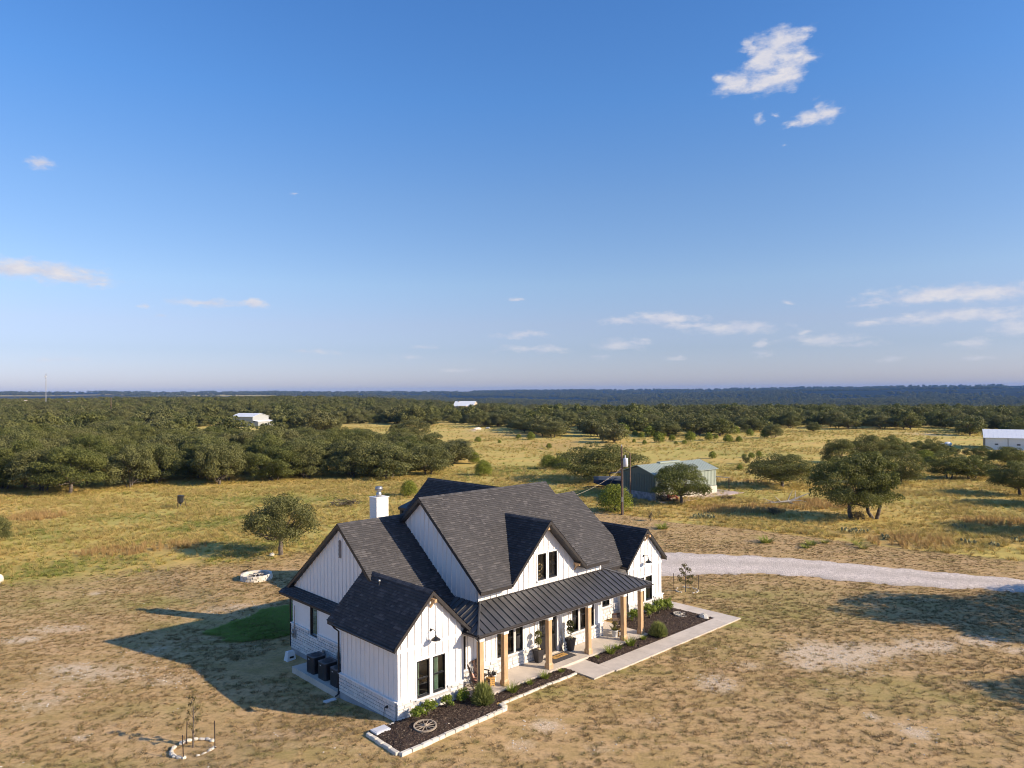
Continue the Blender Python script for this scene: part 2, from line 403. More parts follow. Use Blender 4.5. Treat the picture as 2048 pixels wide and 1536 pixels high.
M['topiary'] = leaf_mat('topiary_leaves', (.06, .07, .02), (.17, .17, .05), (.15, .14, .04), .3)
M['dryshrub'] = leaf_mat('dry_brush', (.10, .085, .055), (.24, .19, .12), (.2, .14, .08), .5)
M['purpleleaf'] = leaf_mat('dark_potted_leaves', (.03, .028, .035), (.08, .07, .07), (.05, .05, .04), .3)
def bark_mat():
    q = NT('live_oak_bark'); f = q.noise(4, 5, .65)
    c = q.mix(q.ramp(f, .3, .7), (.055, .042, .034), (.19, .155, .125)); q.bump(f, .6, .05); return q.done(c, .9)
M['bark'] = bark_mat()
def grass_mat(name, a, b, c3, tr=.3):
    q = NT(name); r = q.rnd(); at = q.attr('Col')
    r2 = q.math('FRACT', q.math('MULTIPLY', r, 7.31))
    c = q.mix(at, a, b); c = q.mix(q.ramp(r2, .45, 1, 0, 1), c, c3)
    q.val(c, q.b.inputs['Base Color']); q.b.inputs['Roughness'].default_value = .7; q.b.inputs['Specular IOR Level'].default_value = .2
    tl = q.n('ShaderNodeBsdfTranslucent'); q.val(c, tl.inputs[0]); mx = q.n('ShaderNodeMixShader'); mx.inputs[0].default_value = tr
    q.l(q.b.outputs[0], mx.inputs[1]); q.l(tl.outputs[0], mx.inputs[2]); q.l(mx.outputs[0], q.out.inputs[0]); return q.m
M['lawnblade'] = grass_mat('mown_grass_blades', (.23, .165, .07), (.42, .30, .135), (.52, .36, .185))
M['fieldblade'] = grass_mat('tall_dry_grass_blades', (.44, .325, .10), (.66, .49, .19), (.40, .355, .09))
M['greenblade'] = grass_mat('green_weed_blades', (.22, .25, .05), (.36, .37, .08), (.4, .36, .12))
M['russetblade'] = grass_mat('russet_bluestem_blades', (.38, .235, .09), (.54, .37, .155), (.48, .33, .12))
M['turfblade'] = grass_mat('watered_turf_blades', (.23, .34, .055), (.35, .46, .09), (.32, .40, .09))
M['oliveblade'] = grass_mat('olive_lawn_blades', (.18, .16, .05), (.31, .27, .085), (.36, .29, .11))
M['weedblade'] = grass_mat('dark_lawn_weed_blades', (.17, .135, .055), (.30, .23, .10), (.22, .19, .065), .25)

# ------------------------------------------------------------------ ground
def vnoise(x, y, s, seed=0):
    x = np.asarray(x, float) * s; y = np.asarray(y, float) * s
    xi = np.floor(x).astype(np.int64); yi = np.floor(y).astype(np.int64); fx = x - xi; fy = y - yi
    def hsh(a, b):
        h = (a * 374761393 + b * 668265263 + seed * 974634777) & 0x7fffffff
        h = ((h ^ (h >> 13)) * 1274126177) & 0x7fffffff
        return (h ^ (h >> 16)) / 0x7fffffff % 1.0
    fx = fx * fx * (3 - 2 * fx); fy = fy * fy * (3 - 2 * fy)
    a = hsh(xi, yi); b = hsh(xi + 1, yi); c = hsh(xi, yi + 1); d = hsh(xi + 1, yi + 1)
    return (a * (1 - fx) + b * fx) * (1 - fy) + (c * (1 - fx) + d * fx) * fy
def fbm(x, y, s, seed=0, o=4):
    t = 0; w = 1; n = 0
    for i in range(o): t = t + w * vnoise(x, y, s * 2 ** i, seed + i * 7); n += w; w *= .5
    return t / n
edge_px = [(-500, 1215), (0, 1168), (250, 1146), (480, 1124), (620, 1100), (900, 1045), (1190, 1022), (1330, 1043), (1500, 1060), (1700, 1085), (2000, 1118), (2300, 1150)]
edge_w = np.array([gp(x, y)[:2] for x, y in edge_px]); edge_w = edge_w[np.argsort(edge_w[:, 0])]
def field_at(x, y):
    yb = np.interp(x, edge_w[:, 0], edge_w[:, 1]) + 1.6 * (fbm(x, y, .12, 5) - .5)
    w = np.where(np.asarray(x) > 12, .35, 3.0)
    return sstep(-1, 1, (y - yb) / w)
BARE = [(40,1280,55,9,1),(120,1258,60,10,1),(150,1335,70,16,.8),(230,1345,60,12,.7),(160,1476,26,9,.9),(190,1187,20,5,.8),(60,1425,50,18,.5),(300,1300,60,12,.6),(470,1215,70,9,.7),(520,1235,50,9,.65),
 (1670,1310,110,34,1),(1755,1300,90,20,.9),(1850,1290,90,18,.9),(1620,1330,60,14,.9),(200,1350,130,30,.7),(90,1400,110,34,.55),(330,1360,80,20,.6),(1960,1282,60,14,.95),(2030,1300,40,10,.8),(1430,1366,50,22,.9),(1500,1330,40,12,.6),(1095,1452,42,18,1),(1040,1490,40,14,.8),(1830,1462,38,22,.9),(1745,1432,22,12,.8),(1990,1430,30,10,.5),(1560,1480,50,14,.5),(1300,1440,60,16,.5),(700,1500,60,14,.5),(560,1470,50,12,.5),(30,1530,50,10,.6),
 (1200,1500,50,16,.55),(1650,1380,60,10,.5),(950,860,22,4,1),(915,887,14,3,.8),(1850,868,80,4,.9),(430,1530,40,10,.5)]
GREEN = [(140,1140,150,34,.8),(430,1050,60,8,1),(360,1062,40,7,.9),(480,1040,60,8,.8),(270,1035,70,10,.7),(560,1000,160,9,.9),(80,1070,80,14,.6),(300,1205,120,16,.6),(100,1205,110,22,.55),(560,1090,110,20,.5),(470,1120,80,10,.6),
 (1010,985,160,12,.8),(1040,940,120,10,.9),(1430,985,80,8,.8),(1500,905,90,7,.7),(1100,1385,90,12,.8),(1230,1340,90,12,.7),(1450,1240,90,26,.7),(1600,1220,140,26,.55),(1500,1190,160,16,.5),(1750,1380,160,30,.5),(1450,1290,120,22,.5),(1900,1400,120,24,.4),(330,1420,120,16,.4),(600,1500,120,14,.45),(130,1530,160,14,.4),(350,1250,80,10,.5),(1700,850,160,4,.6),(1900,860,90,4,.8),(1400,930,160,8,.5),(620,1370,40,14,.5),(680,1420,40,10,.5)]
RUSSET = [(230,1105,80,8,.7),(75,1035,40,7,1),(330,1095,70,6,.9),(1110,890,120,9,.7),(1010,870,80,6,.6),(1820,1085,70,12,.8),(1500,1020,120,8,.7),(1640,1010,60,9,.6),(1980,1045,60,9,.7),(1460,965,80,5,.5),(120,1165,40,7,.7)]
def ell(lst, x, y):
    t = np.zeros_like(x)
    for (px, py, rx, ry, w) in lst:
        cx, cy_, _ = gp(px, py); rX = rx * cy_ / FOC; rY = ry * cy_ * cy_ / (FOC * CAM_H)
        t = np.maximum(t, w * np.exp(-.9 * (((x - cx) / rX) ** 2 + ((y - cy_) / rY) ** 2)))
    return t
def lines(lo, hi, step, far_lo, far_hi, g=1.085):
    a = list(np.arange(lo, hi + 1e-6, step)); s = step; p = hi
    while p < far_hi: s *= g; p += s; a.append(p)
    s = step; p = lo
    while p > far_lo: s *= g; p -= s; a.insert(0, p)
    return np.array(a)
gxs = lines(-42, 46, .42, -13000, 13000); gys = lines(22, 86, .42, -4000, 13000)
GX, GY = np.meshgrid(gxs, gys); gx, gy = GX.ravel(), GY.ravel()
gz = terr(gx, gy)
near = np.exp(-((gy - 50) / 60.0) ** 2)
gz = gz + (fbm(gx, gy, .35, 3) - .5) * .10 * (np.hypot(gx, gy) < 130) * (1 - sstep(0, 1, 1 - np.clip(np.hypot(*(np.array(w2h(gx, gy)) - np.array([[11], [5]]))) / 26, 0, 1)))
nx, ny = len(gxs), len(gys)
idx = np.arange(nx * ny).reshape(ny, nx)
Q = np.stack([idx[:-1, :-1], idx[:-1, 1:], idx[1:, 1:], idx[1:, :-1]], -1).reshape(-1, 4)
gr = np.hypot(gx, gy)
att = {}
att['gold'] = field_at(gx, gy)
att['bare'] = np.clip(ell(BARE, gx, gy) * (.5 + 1.1 * fbm(gx, gy, .7, 21)), 0, 1)
att['green'] = np.clip(ell(GREEN, gx, gy) * (.45 + 1.1 * fbm(gx, gy, .25, 33)), 0, 1)
att['russet'] = np.clip(ell(RUSSET, gx, gy) * (.4 + 1.2 * fbm(gx, gy, .3, 43)), 0, 1)
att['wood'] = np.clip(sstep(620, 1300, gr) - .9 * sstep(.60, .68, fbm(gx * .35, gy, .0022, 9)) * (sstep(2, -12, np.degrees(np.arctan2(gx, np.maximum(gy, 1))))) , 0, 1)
gm = big_mesh('ground', np.stack([gx, gy, gz], -1), Q, None)
gm.polygons.foreach_set('use_smooth', [True] * len(gm.polygons))
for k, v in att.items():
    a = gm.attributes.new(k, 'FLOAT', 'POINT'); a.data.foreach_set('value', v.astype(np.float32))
def ground_mat():
    q = NT('dry_ranch_ground')
    n1 = q.noise(.10, 4); n2 = q.noise(.75, 6, .65); n3 = q.noise(4.5, 5, .7); n4 = q.noise(19, 4, .7)
    mp = q.n('ShaderNodeMapping'); q.l(q.coord('Object'), mp.inputs[0]); mp.inputs['Rotation'].default_value = (0, 0, R(38)); mp.inputs['Scale'].default_value = (.35, 1.5, 1)
    n5 = q.noise(.8, 5, .65, vec=mp.outputs[0])
    c = q.mix(q.ramp(n2, .36, .62), (.55, .365, .165), (.41, .29, .11))
    c = q.mix(q.ramp(n5, .42, .66, 0, .85), c, (.63, .42, .22))
    c = q.mix(q.ramp(n1, .42, .66, 0, .5), c, (.58, .385, .19))
    dk = q.ramp(n3, .34, .56, .55, 0); c = q.mix(dk, c, (.26, .185, .085))
    c = q.mix(q.ramp(n4, .52, .72, 0, .55), c, (.66, .465, .26))
    gold = q.mix(q.ramp(n2, .35, .65), (.72, .50, .155), (.56, .42, .12)); gold = q.mix(q.ramp(n1, .4, .65, 0, .6), gold, (.68, .45, .16))
    gold = q.mix(q.ramp(n3, .3, .6, .4, 0), gold, (.32, .235, .08))
    mp2 = q.n('ShaderNodeMapping'); q.l(q.coord('Object'), mp2.inputs[0]); mp2.inputs['Scale'].default_value = (.02, .085, 1); mp2.inputs['Rotation'].default_value = (0, 0, R(-7))
    n6 = q.noise(1.0, 6, .68, vec=mp2.outputs[0], dist=.4); mp3 = q.n('ShaderNodeMapping'); q.l(q.coord('Object'), mp3.inputs[0]); mp3.inputs['Scale'].default_value = (.16, .5, 1)
    n7 = q.noise(1.0, 5, .7, vec=mp3.outputs[0])
    gold = q.mix(q.ramp(n6, .40, .58, 0, .75), gold, (.50, .43, .12)); gold = q.mix(q.ramp(n6, .60, .74, 0, .6), gold, (.58, .34, .15)); gold = q.mix(q.ramp(n7, .50, .68, 0, .55), gold, (.34, .27, .085))
    c = q.mix(q.attr('gold'), c, gold)
    c = q.mix(q.math('MULTIPLY', q.attr('russet'), q.ramp(n3, .3, .6, .4, 1)), c, (.45, .28, .115))
    c = q.mix(q.math('MULTIPLY', q.attr('green'), q.ramp(n2, .3, .6, .35, .95)), c, (.30, .29, .075))
    b = q.math('ADD', q.attr('bare'), q.math('ADD', q.math('MULTIPLY_ADD', n2, .9, -.45), q.math('MULTIPLY_ADD', n3, .9, -.45)))
    c = q.mix(q.ramp(b, .30, 1.05, 0, .85), c, q.mix(q.ramp(n4, .42, .62), (.54, .385, .235), (.80, .69, .53)))
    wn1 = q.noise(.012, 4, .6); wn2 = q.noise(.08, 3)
    wn3 = q.noise(.0035, 5, .65); wcol = q.mix(q.ramp(wn2, .35, .65), (.005, .008, .005), (.014, .019, .010)); wcol = q.mix(q.ramp(wn3, .46, .70, 0, .8), wcol, (.045, .052, .028))  # far woods near black: cloud shadow over the valley put into their colour
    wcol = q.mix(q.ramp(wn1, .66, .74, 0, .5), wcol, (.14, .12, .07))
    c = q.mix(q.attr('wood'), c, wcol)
    q.bump(q.math('ADD', q.math('MULTIPLY', n3, .5), q.math('MULTIPLY', n4, .35)), .9, .10)
    return q.done(c, .95, spec=.1)
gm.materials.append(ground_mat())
props(put('ground', gm), kind='structure')

# gravel drive
def gravel_mat():
    q = NT('crushed_limestone_gravel'); v = q.n('ShaderNodeTexVoronoi'); v.inputs['Scale'].default_value = 9; q.l(q.coord('Object'), v.inputs['Vector'])
    hsv = q.n('ShaderNodeSeparateColor'); q.l(v.outputs['Color'], hsv.inputs[0])
    c = q.mix(hsv.outputs[0], (.50, .42, .36), (.84, .74, .64)); c = q.mix(q.math('MULTIPLY', q.attr('Col'), q.ramp(q.noise(.5, 4), .3, .6, .25, .8)), c, (.42, .345, .27)); n = q.noise(.6, 4); c = q.mix(q.ramp(n, .4, .7, 0, .4), c, (.58, .50, .42))
    q.bump(q.math('SUBTRACT', 1.0, v.outputs['Distance']), .8, .05); return q.done(c, .95, spec=.15)
top = [(1180,1096),(1260,1100),(1325,1104),(1400,1107),(1500,1111),(1600,1118),(1700,1127),(1800,1137),(1900,1146),(2048,1159),(2200,1174),(2500,1200)]
bot = [(1180,1170),(1260,1160),(1325,1154),(1400,1150),(1480,1149),(1560,1151),(1640,1157),(1720,1164),(1800,1171),(1900,1177),(2048,1185),(2200,1197),(2500,1220)]
def drive_edges():
    T = np.array([gp(*p)[:2] for p in top]); B = np.array([gp(*p)[:2] for p in bot])
    def res(P, n):
        d = np.r_[0, np.cumsum(np.hypot(*np.diff(P, axis=0).T))]; t = np.linspace(0, d[-1], n); return np.stack([np.interp(t, d, P[:, 0]), np.interp(t, d, P[:, 1])], -1)
    return res(T, 140), res(B, 140)
dT, dB = drive_edges(); jt = np.random.default_rng(3)
V, rows = [], 9
for i in range(140):
    a, b = dT[i], dB[i]; sd = (b - a) / np.hypot(*(b - a)); a = a + sd * (jt.normal(0, .09) + .16 * math.sin(i * .7)); b = b + sd * (jt.normal(0, .12) + .2 * math.sin(i * .53))
    for k in range(rows):
        t = k / (rows - 1); p = a + (b - a) * t
        V.append((p[0], p[1], float(terr(*p)) + .075 + .03 * math.sin(math.pi * t) + .02 * (jt.random() - .5) - (.07 if k in (0, rows - 1) else 0)))
ii = np.arange(140 * rows).reshape(140, rows)
dm = big_mesh('gravel_drive', V, np.stack([ii[:-1, :-1], ii[:-1, 1:], ii[1:, 1:], ii[1:, :-1]], -1).reshape(-1, 4), gravel_mat())
dca = dm.attributes.new('Col', 'FLOAT', 'POINT'); dca.data.foreach_set('value', np.tile(np.array([1, .25, .0, .45, .7, .3, 0, .25, 1], np.float32), 140))
dm.polygons.foreach_set('use_smooth', [True] * len(dm.polygons))
props(put('gravel_driveway', dm), kind='structure')

# ------------------------------------------------------------------ the farmhouse
house = thing('farmhouse', 'white board-and-batten farmhouse with charcoal shingle gables and timber porch posts', 'house', (HX, HY, 0), HROT)
T_ = .14
def P3(o, plane, a, z, out=0.0):
    return (a, plane - out, z) if o == 'F' else (plane - out, a, z)
def wall_mesh(mb, o, plane, a0, a1, z0, z1, holes=(), back=T_):
    A = sorted({a0, a1} | {h[0] for h in holes} | {h[1] for h in holes}); Z = sorted({z0, z1} | {h[2] for h in holes} | {h[3] for h in holes})
    A = [a for a in A if a0 <= a <= a1]; Z = [z for z in Z if z0 <= z <= z1]
    def solid(i, j):
        if i < 0 or j < 0 or i >= len(A) - 1 or j >= len(Z) - 1: return False
        ca, cz = (A[i] + A[i + 1]) / 2, (Z[j] + Z[j + 1]) / 2
        return not any(h[0] < ca < h[1] and h[2] < cz < h[3] for h in holes)
    for i in range(len(A) - 1):
        for j in range(len(Z) - 1):
            if not solid(i, j): continue
            l, r, b, t = A[i], A[i + 1], Z[j], Z[j + 1]
            q = lambda a, z, out: P3(o, plane, a, z, out)
            mb.quad(q(l, b, 0), q(r, b, 0), q(r, t, 0), q(l, t, 0)); mb.quad(q(l, b, -back), q(r, b, -back), q(r, t, -back), q(l, t, -back))
            if not solid(i - 1, j): mb.quad(q(l, b, 0), q(l, b, -back), q(l, t, -back), q(l, t, 0))
            if not solid(i + 1, j): mb.quad(q(r, b, 0), q(r, b, -back), q(r, t, -back), q(r, t, 0))
            if not solid(i, j - 1): mb.quad(q(l, b, 0), q(r, b, 0), q(r, b, -back), q(l, b, -back))
            if not solid(i, j + 1): mb.quad(q(l, t, 0), q(r, t, 0), q(r, t, -back), q(l, t, -back))
unit = MB().box(-.5, .5, -.5, .5, -.5, .5)
cube = {}
def bit(name, mat, parent, a, b):
    """a box between two house-space corners, sharing one mesh per material"""
    key = (name, mat)
    if key not in cube: cube[key] = unit.mesh(name, M[mat])
    c = [(p + q) / 2 for p, q in zip(a, b)]; s = [abs(q - p) for p, q in zip(a, b)]
    return put(name, cube[key], parent, c, None, s)
def slab(name, mat, parent, o, plane, a0, a1, z0, z1, o0, o1):
    return bit(name, mat, parent, P3(o, plane, a0, z0, o0), P3(o, plane, a1, z1, o1))
STONES = [0]; stone_meshes = []
def stone_variant(seed):
    rs = random.Random(seed); mb = MB()
    p = [[-.5, -.5, -.5], [.5, -.5, -.5], [.5, .5, -.5], [-.5, .5, -.5]]
    fr = [(-.5, -.5), (.5, -.5), (.5, .5), (-.5, .5)]
    vsx = [(x, 0.5, z) for x, z in fr] + [(x * .97 + rs.uniform(-.02, .02), -.25, z * .95 + rs.uniform(-.03, .03)) for x, z in fr] + [(x * .86 + rs.uniform(-.05, .05), -.5 + rs.uniform(-.1, .12), z * .8 + rs.uniform(-.06, .06)) for x, z in fr]
    fs = [(8, 9, 10, 11)] + [(i, (i + 1) % 4, 4 + (i + 1) % 4, 4 + i) for i in range(4)] + [(4 + i, 4 + (i + 1) % 4, 8 + (i + 1) % 4, 8 + i) for i in range(4)]
    mb.add(vsx, fs); return mb
SV = [stone_variant(i) for i in range(6)]; SVM = [s.mesh('stone', M['stone']) for s in SV]
def stonework(parent, o, plane, a0, a1, z0, z1, holes=(), single=True, course=.17, flat=.085):
    """courses of squared limestone proud of the mortar bed; single: each stone an object of its own"""
    rs = random.Random(int(plane * 100 + a0 * 37)); mb = MB(); z = z0
    wm = MB(); wall_mesh(wm, o, plane - .055, a0 - .05, a1 + .05, z0 - .02, z1, holes, back=.05); wm.build('mortar_bed', M['mortar'], parent)
    while z < z1 - .05:
        h = min(course * rs.choice((.8, 1, 1, 1.25)), z1 - z)
        if z1 - z - h < .08: h = z1 - z
        a = a0 - .07
        while a < a1 + .07 - .01:
            w = rs.uniform(.22, .52)
            if a + w > a1 + .07 - .14: w = a1 + .07 - a
            ca, cz = a + w / 2, z + h / 2
            if not any(hh[0] - w * .3 < ca < hh[1] + w * .3 and hh[2] - h * .4 < cz < hh[3] for hh in holes):
                c = P3(o, plane, ca, cz, .055 + .02); sc = (w - .018, .05 + rs.uniform(0, .02), h - .018)
                k = rs.randrange(6)
                if single:
                    STONES[0] += 1
                    put('stone', SVM[k], parent, c, (0, 0, 0 if o == 'F' else R(-90)), sc)
                else:
                    vv = [(x * sc[0], y * sc[1], zz * sc[2]) for x, y, zz in SV[k].v]
                    if o == 'L': vv = [(y, -x, zz) for x, y, zz in vv]
                    mb.add([(c[0] + x, c[1] + y, c[2] + zz) for x, y, zz in vv], SV[k].f, rs.random())
            a += w
        z += h
    if not single: props(mb.build('stonework', M['stone'], parent), kind='stuff')
def battens(parent, o, plane, a0, a1, zb, ztop, holes=(), step=.40, phase=.5):
    a = a0 + step * phase
    while a < a1 - .05:
        zt = ztop(a); segs = [(zb, zt)]
        for h in holes:
            if h[0] - .10 < a < h[1] + .10:
                ns = []
                for s0, s1 in segs:
                    if h[3] + .1 <= s0 or h[2] - .1 >= s1: ns.append((s0, s1)); continue
                    if h[2] - .1 > s0: ns.append((s0, h[2] - .1))
                    if h[3] + .1 < s1: ns.append((h[3] + .1, s1))
                segs = ns
        for s0, s1 in segs:
            if s1 - s0 > .06: slab('batten', 'trim', parent, o, plane, a - .025, a + .025, s0, s1, -.003, .038)
        a += step
def window(o, plane, a0, a1, z0, z1, parts=2, grid=False, curtain=False, trim=True):
    w = put('window', None, house) if False else link(bpy.data.objects.new('window', None)); w.parent = house; w.empty_display_size = .1
    fr = MB(); f = .055
    def bx(a, b, c, d, o0, o1):
        p, q = P3(o, plane, a, c, o0), P3(o, plane, b, d, o1)
        fr.box(min(p[0], q[0]), max(p[0], q[0]), min(p[1], q[1]), max(p[1], q[1]), c, d)
    bx(a0, a0 + f, z0, z1, -.09, .03); bx(a1 - f, a1, z0, z1, -.09, .03)
    bx(a0 + f, a1 - f, z0, z0 + f + .02, -.09, .035); bx(a0 + f, a1 - f, z1 - f, z1, -.09, .03)
    zm = (z0 + z1) / 2
    if parts == 2: bx(a0 + f, a1 - f, zm - .025, zm + .025, -.07, .0)
    if grid:
        am = (a0 + a1) / 2; bx(am - .012, am + .012, z0 + f, z1 - f, -.06, -.035)
        bx(a0 + f, a1 - f, zm - .012, zm + .012, -.059, -.034)
    fr.build('frame', M['black'], w)
    spans = [(z0 + f, zm - .025), (zm + .025, z1 - f)] if parts == 2 else [(z0 + f, z1 - f)]
    for s0, s1 in spans:
        q = lambda a, z: P3(o, plane, a, z, -.05)
        MB().quad(q(a0 + f, s0), q(a1 - f, s0), q(a1 - f, s1), q(a0 + f, s1)).build('pane', M['glass'], w)
    if trim:
        slab('sill', 'trim', w, o, plane, a0 - .10, a1 + .10, z0 - .07, z0 - .002, -.02, .12)
        for (b0, b1, c0, c1) in ((a0 - .085, a0 - .002, z0, z1 + .09), (a1 + .002, a1 + .085, z0, z1 + .09), (a0 - .001, a1 + .001, z1 + .002, z1 + .09)):
            slab('casing', 'trim', w, o, plane, b0, b1, c0, c1, -.02, .032)
    if curtain:
        for (c0, c1) in curtain:
            mb = MB(); n = 14; v = []
            for i in range(n + 1):
                t = i / n; a = c0 + (c1 - c0) * t; ou = -.16 - .035 * math.sin(i * 2.2)
                v += [P3(o, plane, a, z0 - .05, ou), P3(o, plane, a, z1 + .05, ou)]
            mb.add(v, [(2 * i, 2 * i + 2, 2 * i + 3, 2 * i + 1) for i in range(n)]); mb.build('curtain', M['curtain'], w)
    return w
def part(name, parent=None):
    w = link(bpy.data.objects.new(name, None)); w.parent = parent or house; w.empty_display_size = .1; return w
def wall(name, o, plane, a0, a1, z0, z1, holes=(), gable=None, stone=None, single=True, bat=True, lap=False, bat_from=None, found=True, step=.40):
    """one wall: sheet with openings, gable, stone skirt, battens or lap boards"""
    mb = MB(); wall_mesh(mb, o, plane, a0, a1, z0, z1, holes)
    ztop = lambda a: z1
    if gable:
        am, zr = gable
        mb.prism([P3(o, plane, a0, z1, 0), P3(o, plane, a1, z1, 0), P3(o, plane, am, zr, 0)], Vector(P3(o, plane, 0, 0, -T_)) - Vector(P3(o, plane, 0, 0, 0)))
        ztop = lambda a: z1 + (zr - z1) * (1 - abs(a - am) / (am - a0 if a < am else a1 - am))
    w = mb.build(name, M['siding'], house)
    zb = z0
    if stone:
        s0, s1 = stone; zb = s1 + .07
        stonework(w, o, plane, a0, a1, s0, s1, [(h[0] - .1, h[1] + .1, h[2] - .07, h[3] + .09) for h in holes], single)
        cuts = sorted((h[0] - .1, h[1] + .1) for h in holes if h[2] - .07 < s1 + .05 < h[3]); a = a0 - .1
        for c0, c1 in cuts + [(a1 + .1, a1 + .1)]:
            if c0 - a > .05: slab('ledge', 'trim', w, o, plane, a, c0, s1, s1 + .06, -.01, .125)
            a = c1
    if bat: battens(w, o, plane, a0, a1, bat_from or zb, ztop, holes, step)
    if lap:
        z = zb
        while z < z1 - .03:
            cuts = sorted((h[0] - .09, h[1] + .09) for h in holes if h[2] - .09 < z + .09 < h[3] + .12); a = a0
            for c0, c1 in cuts + [(a1, a1)]:
                if c0 - a > .03:
                    p = [P3(o, plane, a, z, .022), P3(o, plane, c0, z, .022), P3(o, plane, c0, min(z + .185, z1), .004), P3(o, plane, a, min(z + .185, z1), .004)]
                    p2 = [P3(o, plane, a, z, .0), P3(o, plane, c0, z, .0)]
                    MB().add(p + p2, [(0, 1, 2, 3), (4, 5, 1, 0)]).build('lap_board', M['siding'], w)
                a = c1
            z += .18
    return w
# roofs --------------------------------------------------------------------
def scan(poly, s):
    xs = []
    n = len(poly)
    for i in range(n):
        (a0, s0), (a1, s1) = poly[i], poly[(i + 1) % n]
        if (s0 <= s < s1) or (s1 <= s < s0): xs.append(a0 + (a1 - a0) * (s - s0) / (s1 - s0))
    return (min(xs), max(xs)) if len(xs) >= 2 else None
def roof_plane(parent, pts, shingle=True, thick=.2, seed=0, name='roof_slope', deckmat='bronze'):
    """pts: planar polygon whose first edge is the eave (left to right seen from outside)"""
    pts = [Vector(p) for p in pts]
    ex = (pts[1] - pts[0]).normalized(); nrm = ex.cross(pts[2] - pts[1]).normalized()
    if nrm.z < 0: nrm = -nrm
    up = nrm.cross(ex).normalized()
    if up.z < 0: up = -up
    d = MB().prism(pts, (0, 0, -thick)); deck = d.build(name, M[deckmat], parent)
    if not shingle: return deck
    o = pts[0]; poly = [((p - o).dot(ex), (p - o).dot(up)) for p in pts]
    smax = max(s for _, s in poly); rs = random.Random(seed); E = .145
    V, Qd, C = [], [], []; s = -.03; row = 0
    while s < smax - .02:
        sc = scan(poly, min(max(s + .05, .001), smax - .001)); sc2 = scan(poly, min(s + E, smax - .001))
        if sc:
            l, r = sc; a = l - rs.uniform(0, .25); l2, r2 = sc2 if sc2 else sc
            while a < r:
                w = rs.choice((.13, .17, .22, .28, .33)); x0, x1 = max(a, l), min(a + w, r)
                y0, y1 = min(max(x0, l2), r2), min(max(x1, l2), r2)
                if x1 - x0 > .01:
                    t = .040 + rs.uniform(0, .016); s1 = min(s + E + .01, smax)
                    b = len(V); lo = s + rs.uniform(-.006, .006)
                    for (xx, ss, hh) in ((x0 + .003, lo, t), (x1 - .003, lo, t), (y1, s1, .006), (y0, s1, .006), (x0 + .003, lo, .001), (x1 - .003, lo, .001)):
                        V.append(o + ex * xx + up * ss + nrm * hh)
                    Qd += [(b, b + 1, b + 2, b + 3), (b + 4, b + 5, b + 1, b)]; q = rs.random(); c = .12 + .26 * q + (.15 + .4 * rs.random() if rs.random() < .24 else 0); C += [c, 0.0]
                a += w
        s += E; row += 1
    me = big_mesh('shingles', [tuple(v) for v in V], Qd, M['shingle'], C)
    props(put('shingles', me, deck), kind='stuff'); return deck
def ridge_cap(parent, a, b, w=.16):
    a, b = Vector(a), Vector(b); n = max(2, int((b - a).length / .22)); mb = MB(); t = (b - a).normalized(); sd = t.cross(Vector((0, 0, 1))).normalized()
    for i in range(n):
        p, q = a + (b - a) * i / n, a + (b - a) * (i + 1.04) / n
        for sg in (-1, 1):
            mb.add([p + Vector((0, 0, .035)), q + Vector((0, 0, .045)), q + sd * sg * w + Vector((0, 0, -w * .62 + .02)), p + sd * sg * w + Vector((0, 0, -w * .62 + .015))], [(0, 1, 2, 3)], random.uniform(.1, .7))
    props(mb.build('ridge_cap', M['shingle'], parent), kind='stuff')
def gable_roof(name, u_or_d, ridge_c, ridge_z, e0, e1, ze, l0, l1, seeds=(1, 2), sh=(True, True), thick=.2):
    """gable roof; axis 'd': ridge runs along d at u=ridge_c, eaves at u=e0,e1; axis 'u': the other way"""
    r = part(name)
    if u_or_d == 'd':
        roof_plane(r, [(e0, l1, ze), (e0, l0, ze), (ridge_c, l0, ridge_z), (ridge_c, l1, ridge_z)], sh[0], thick, seeds[0])
        roof_plane(r, [(e1, l0, ze), (e1, l1, ze), (ridge_c, l1, ridge_z), (ridge_c, l0, ridge_z)], sh[1], thick, seeds[1])
        ridge_cap(r, (ridge_c, l0, ridge_z), (ridge_c, l1, ridge_z))
    else:
        roof_plane(r, [(l0, e0, ze), (l1, e0, ze), (l1, ridge_c, ridge_z), (l0, ridge_c, ridge_z)], sh[0], thick, seeds[0])
        roof_plane(r, [(l1, e1, ze), (l0, e1, ze), (l0, ridge_c, ridge_z), (l1, ridge_c, ridge_z)], sh[1], thick, seeds[1])
        ridge_cap(r, (l0, ridge_c, ridge_z), (l1, ridge_c, ridge_z))
    return r
def gutter(parent, a, b, out, r=.07):
    """half-round gutter from a to b, hung outside the eave"""
    a, b, out = Vector(a), Vector(b), Vector(out); mb = MB(); n = 6; ring = []
    for p in (a, b):
        for k in range(n + 1):
            q = math.pi * k / n; ring.append(p + out * (r - r * math.cos(q)) + Vector((0, 0, -r * math.sin(q) * 1.1)))
    mb.add(ring, [(k, k + 1, n + 1 + k + 1, n + 1 + k) for k in range(n)])
    tip = out * (2 * r)
    mb.tube([a + tip, b + tip], .014, 5); return mb.build('gutter', M['gutter'], parent)
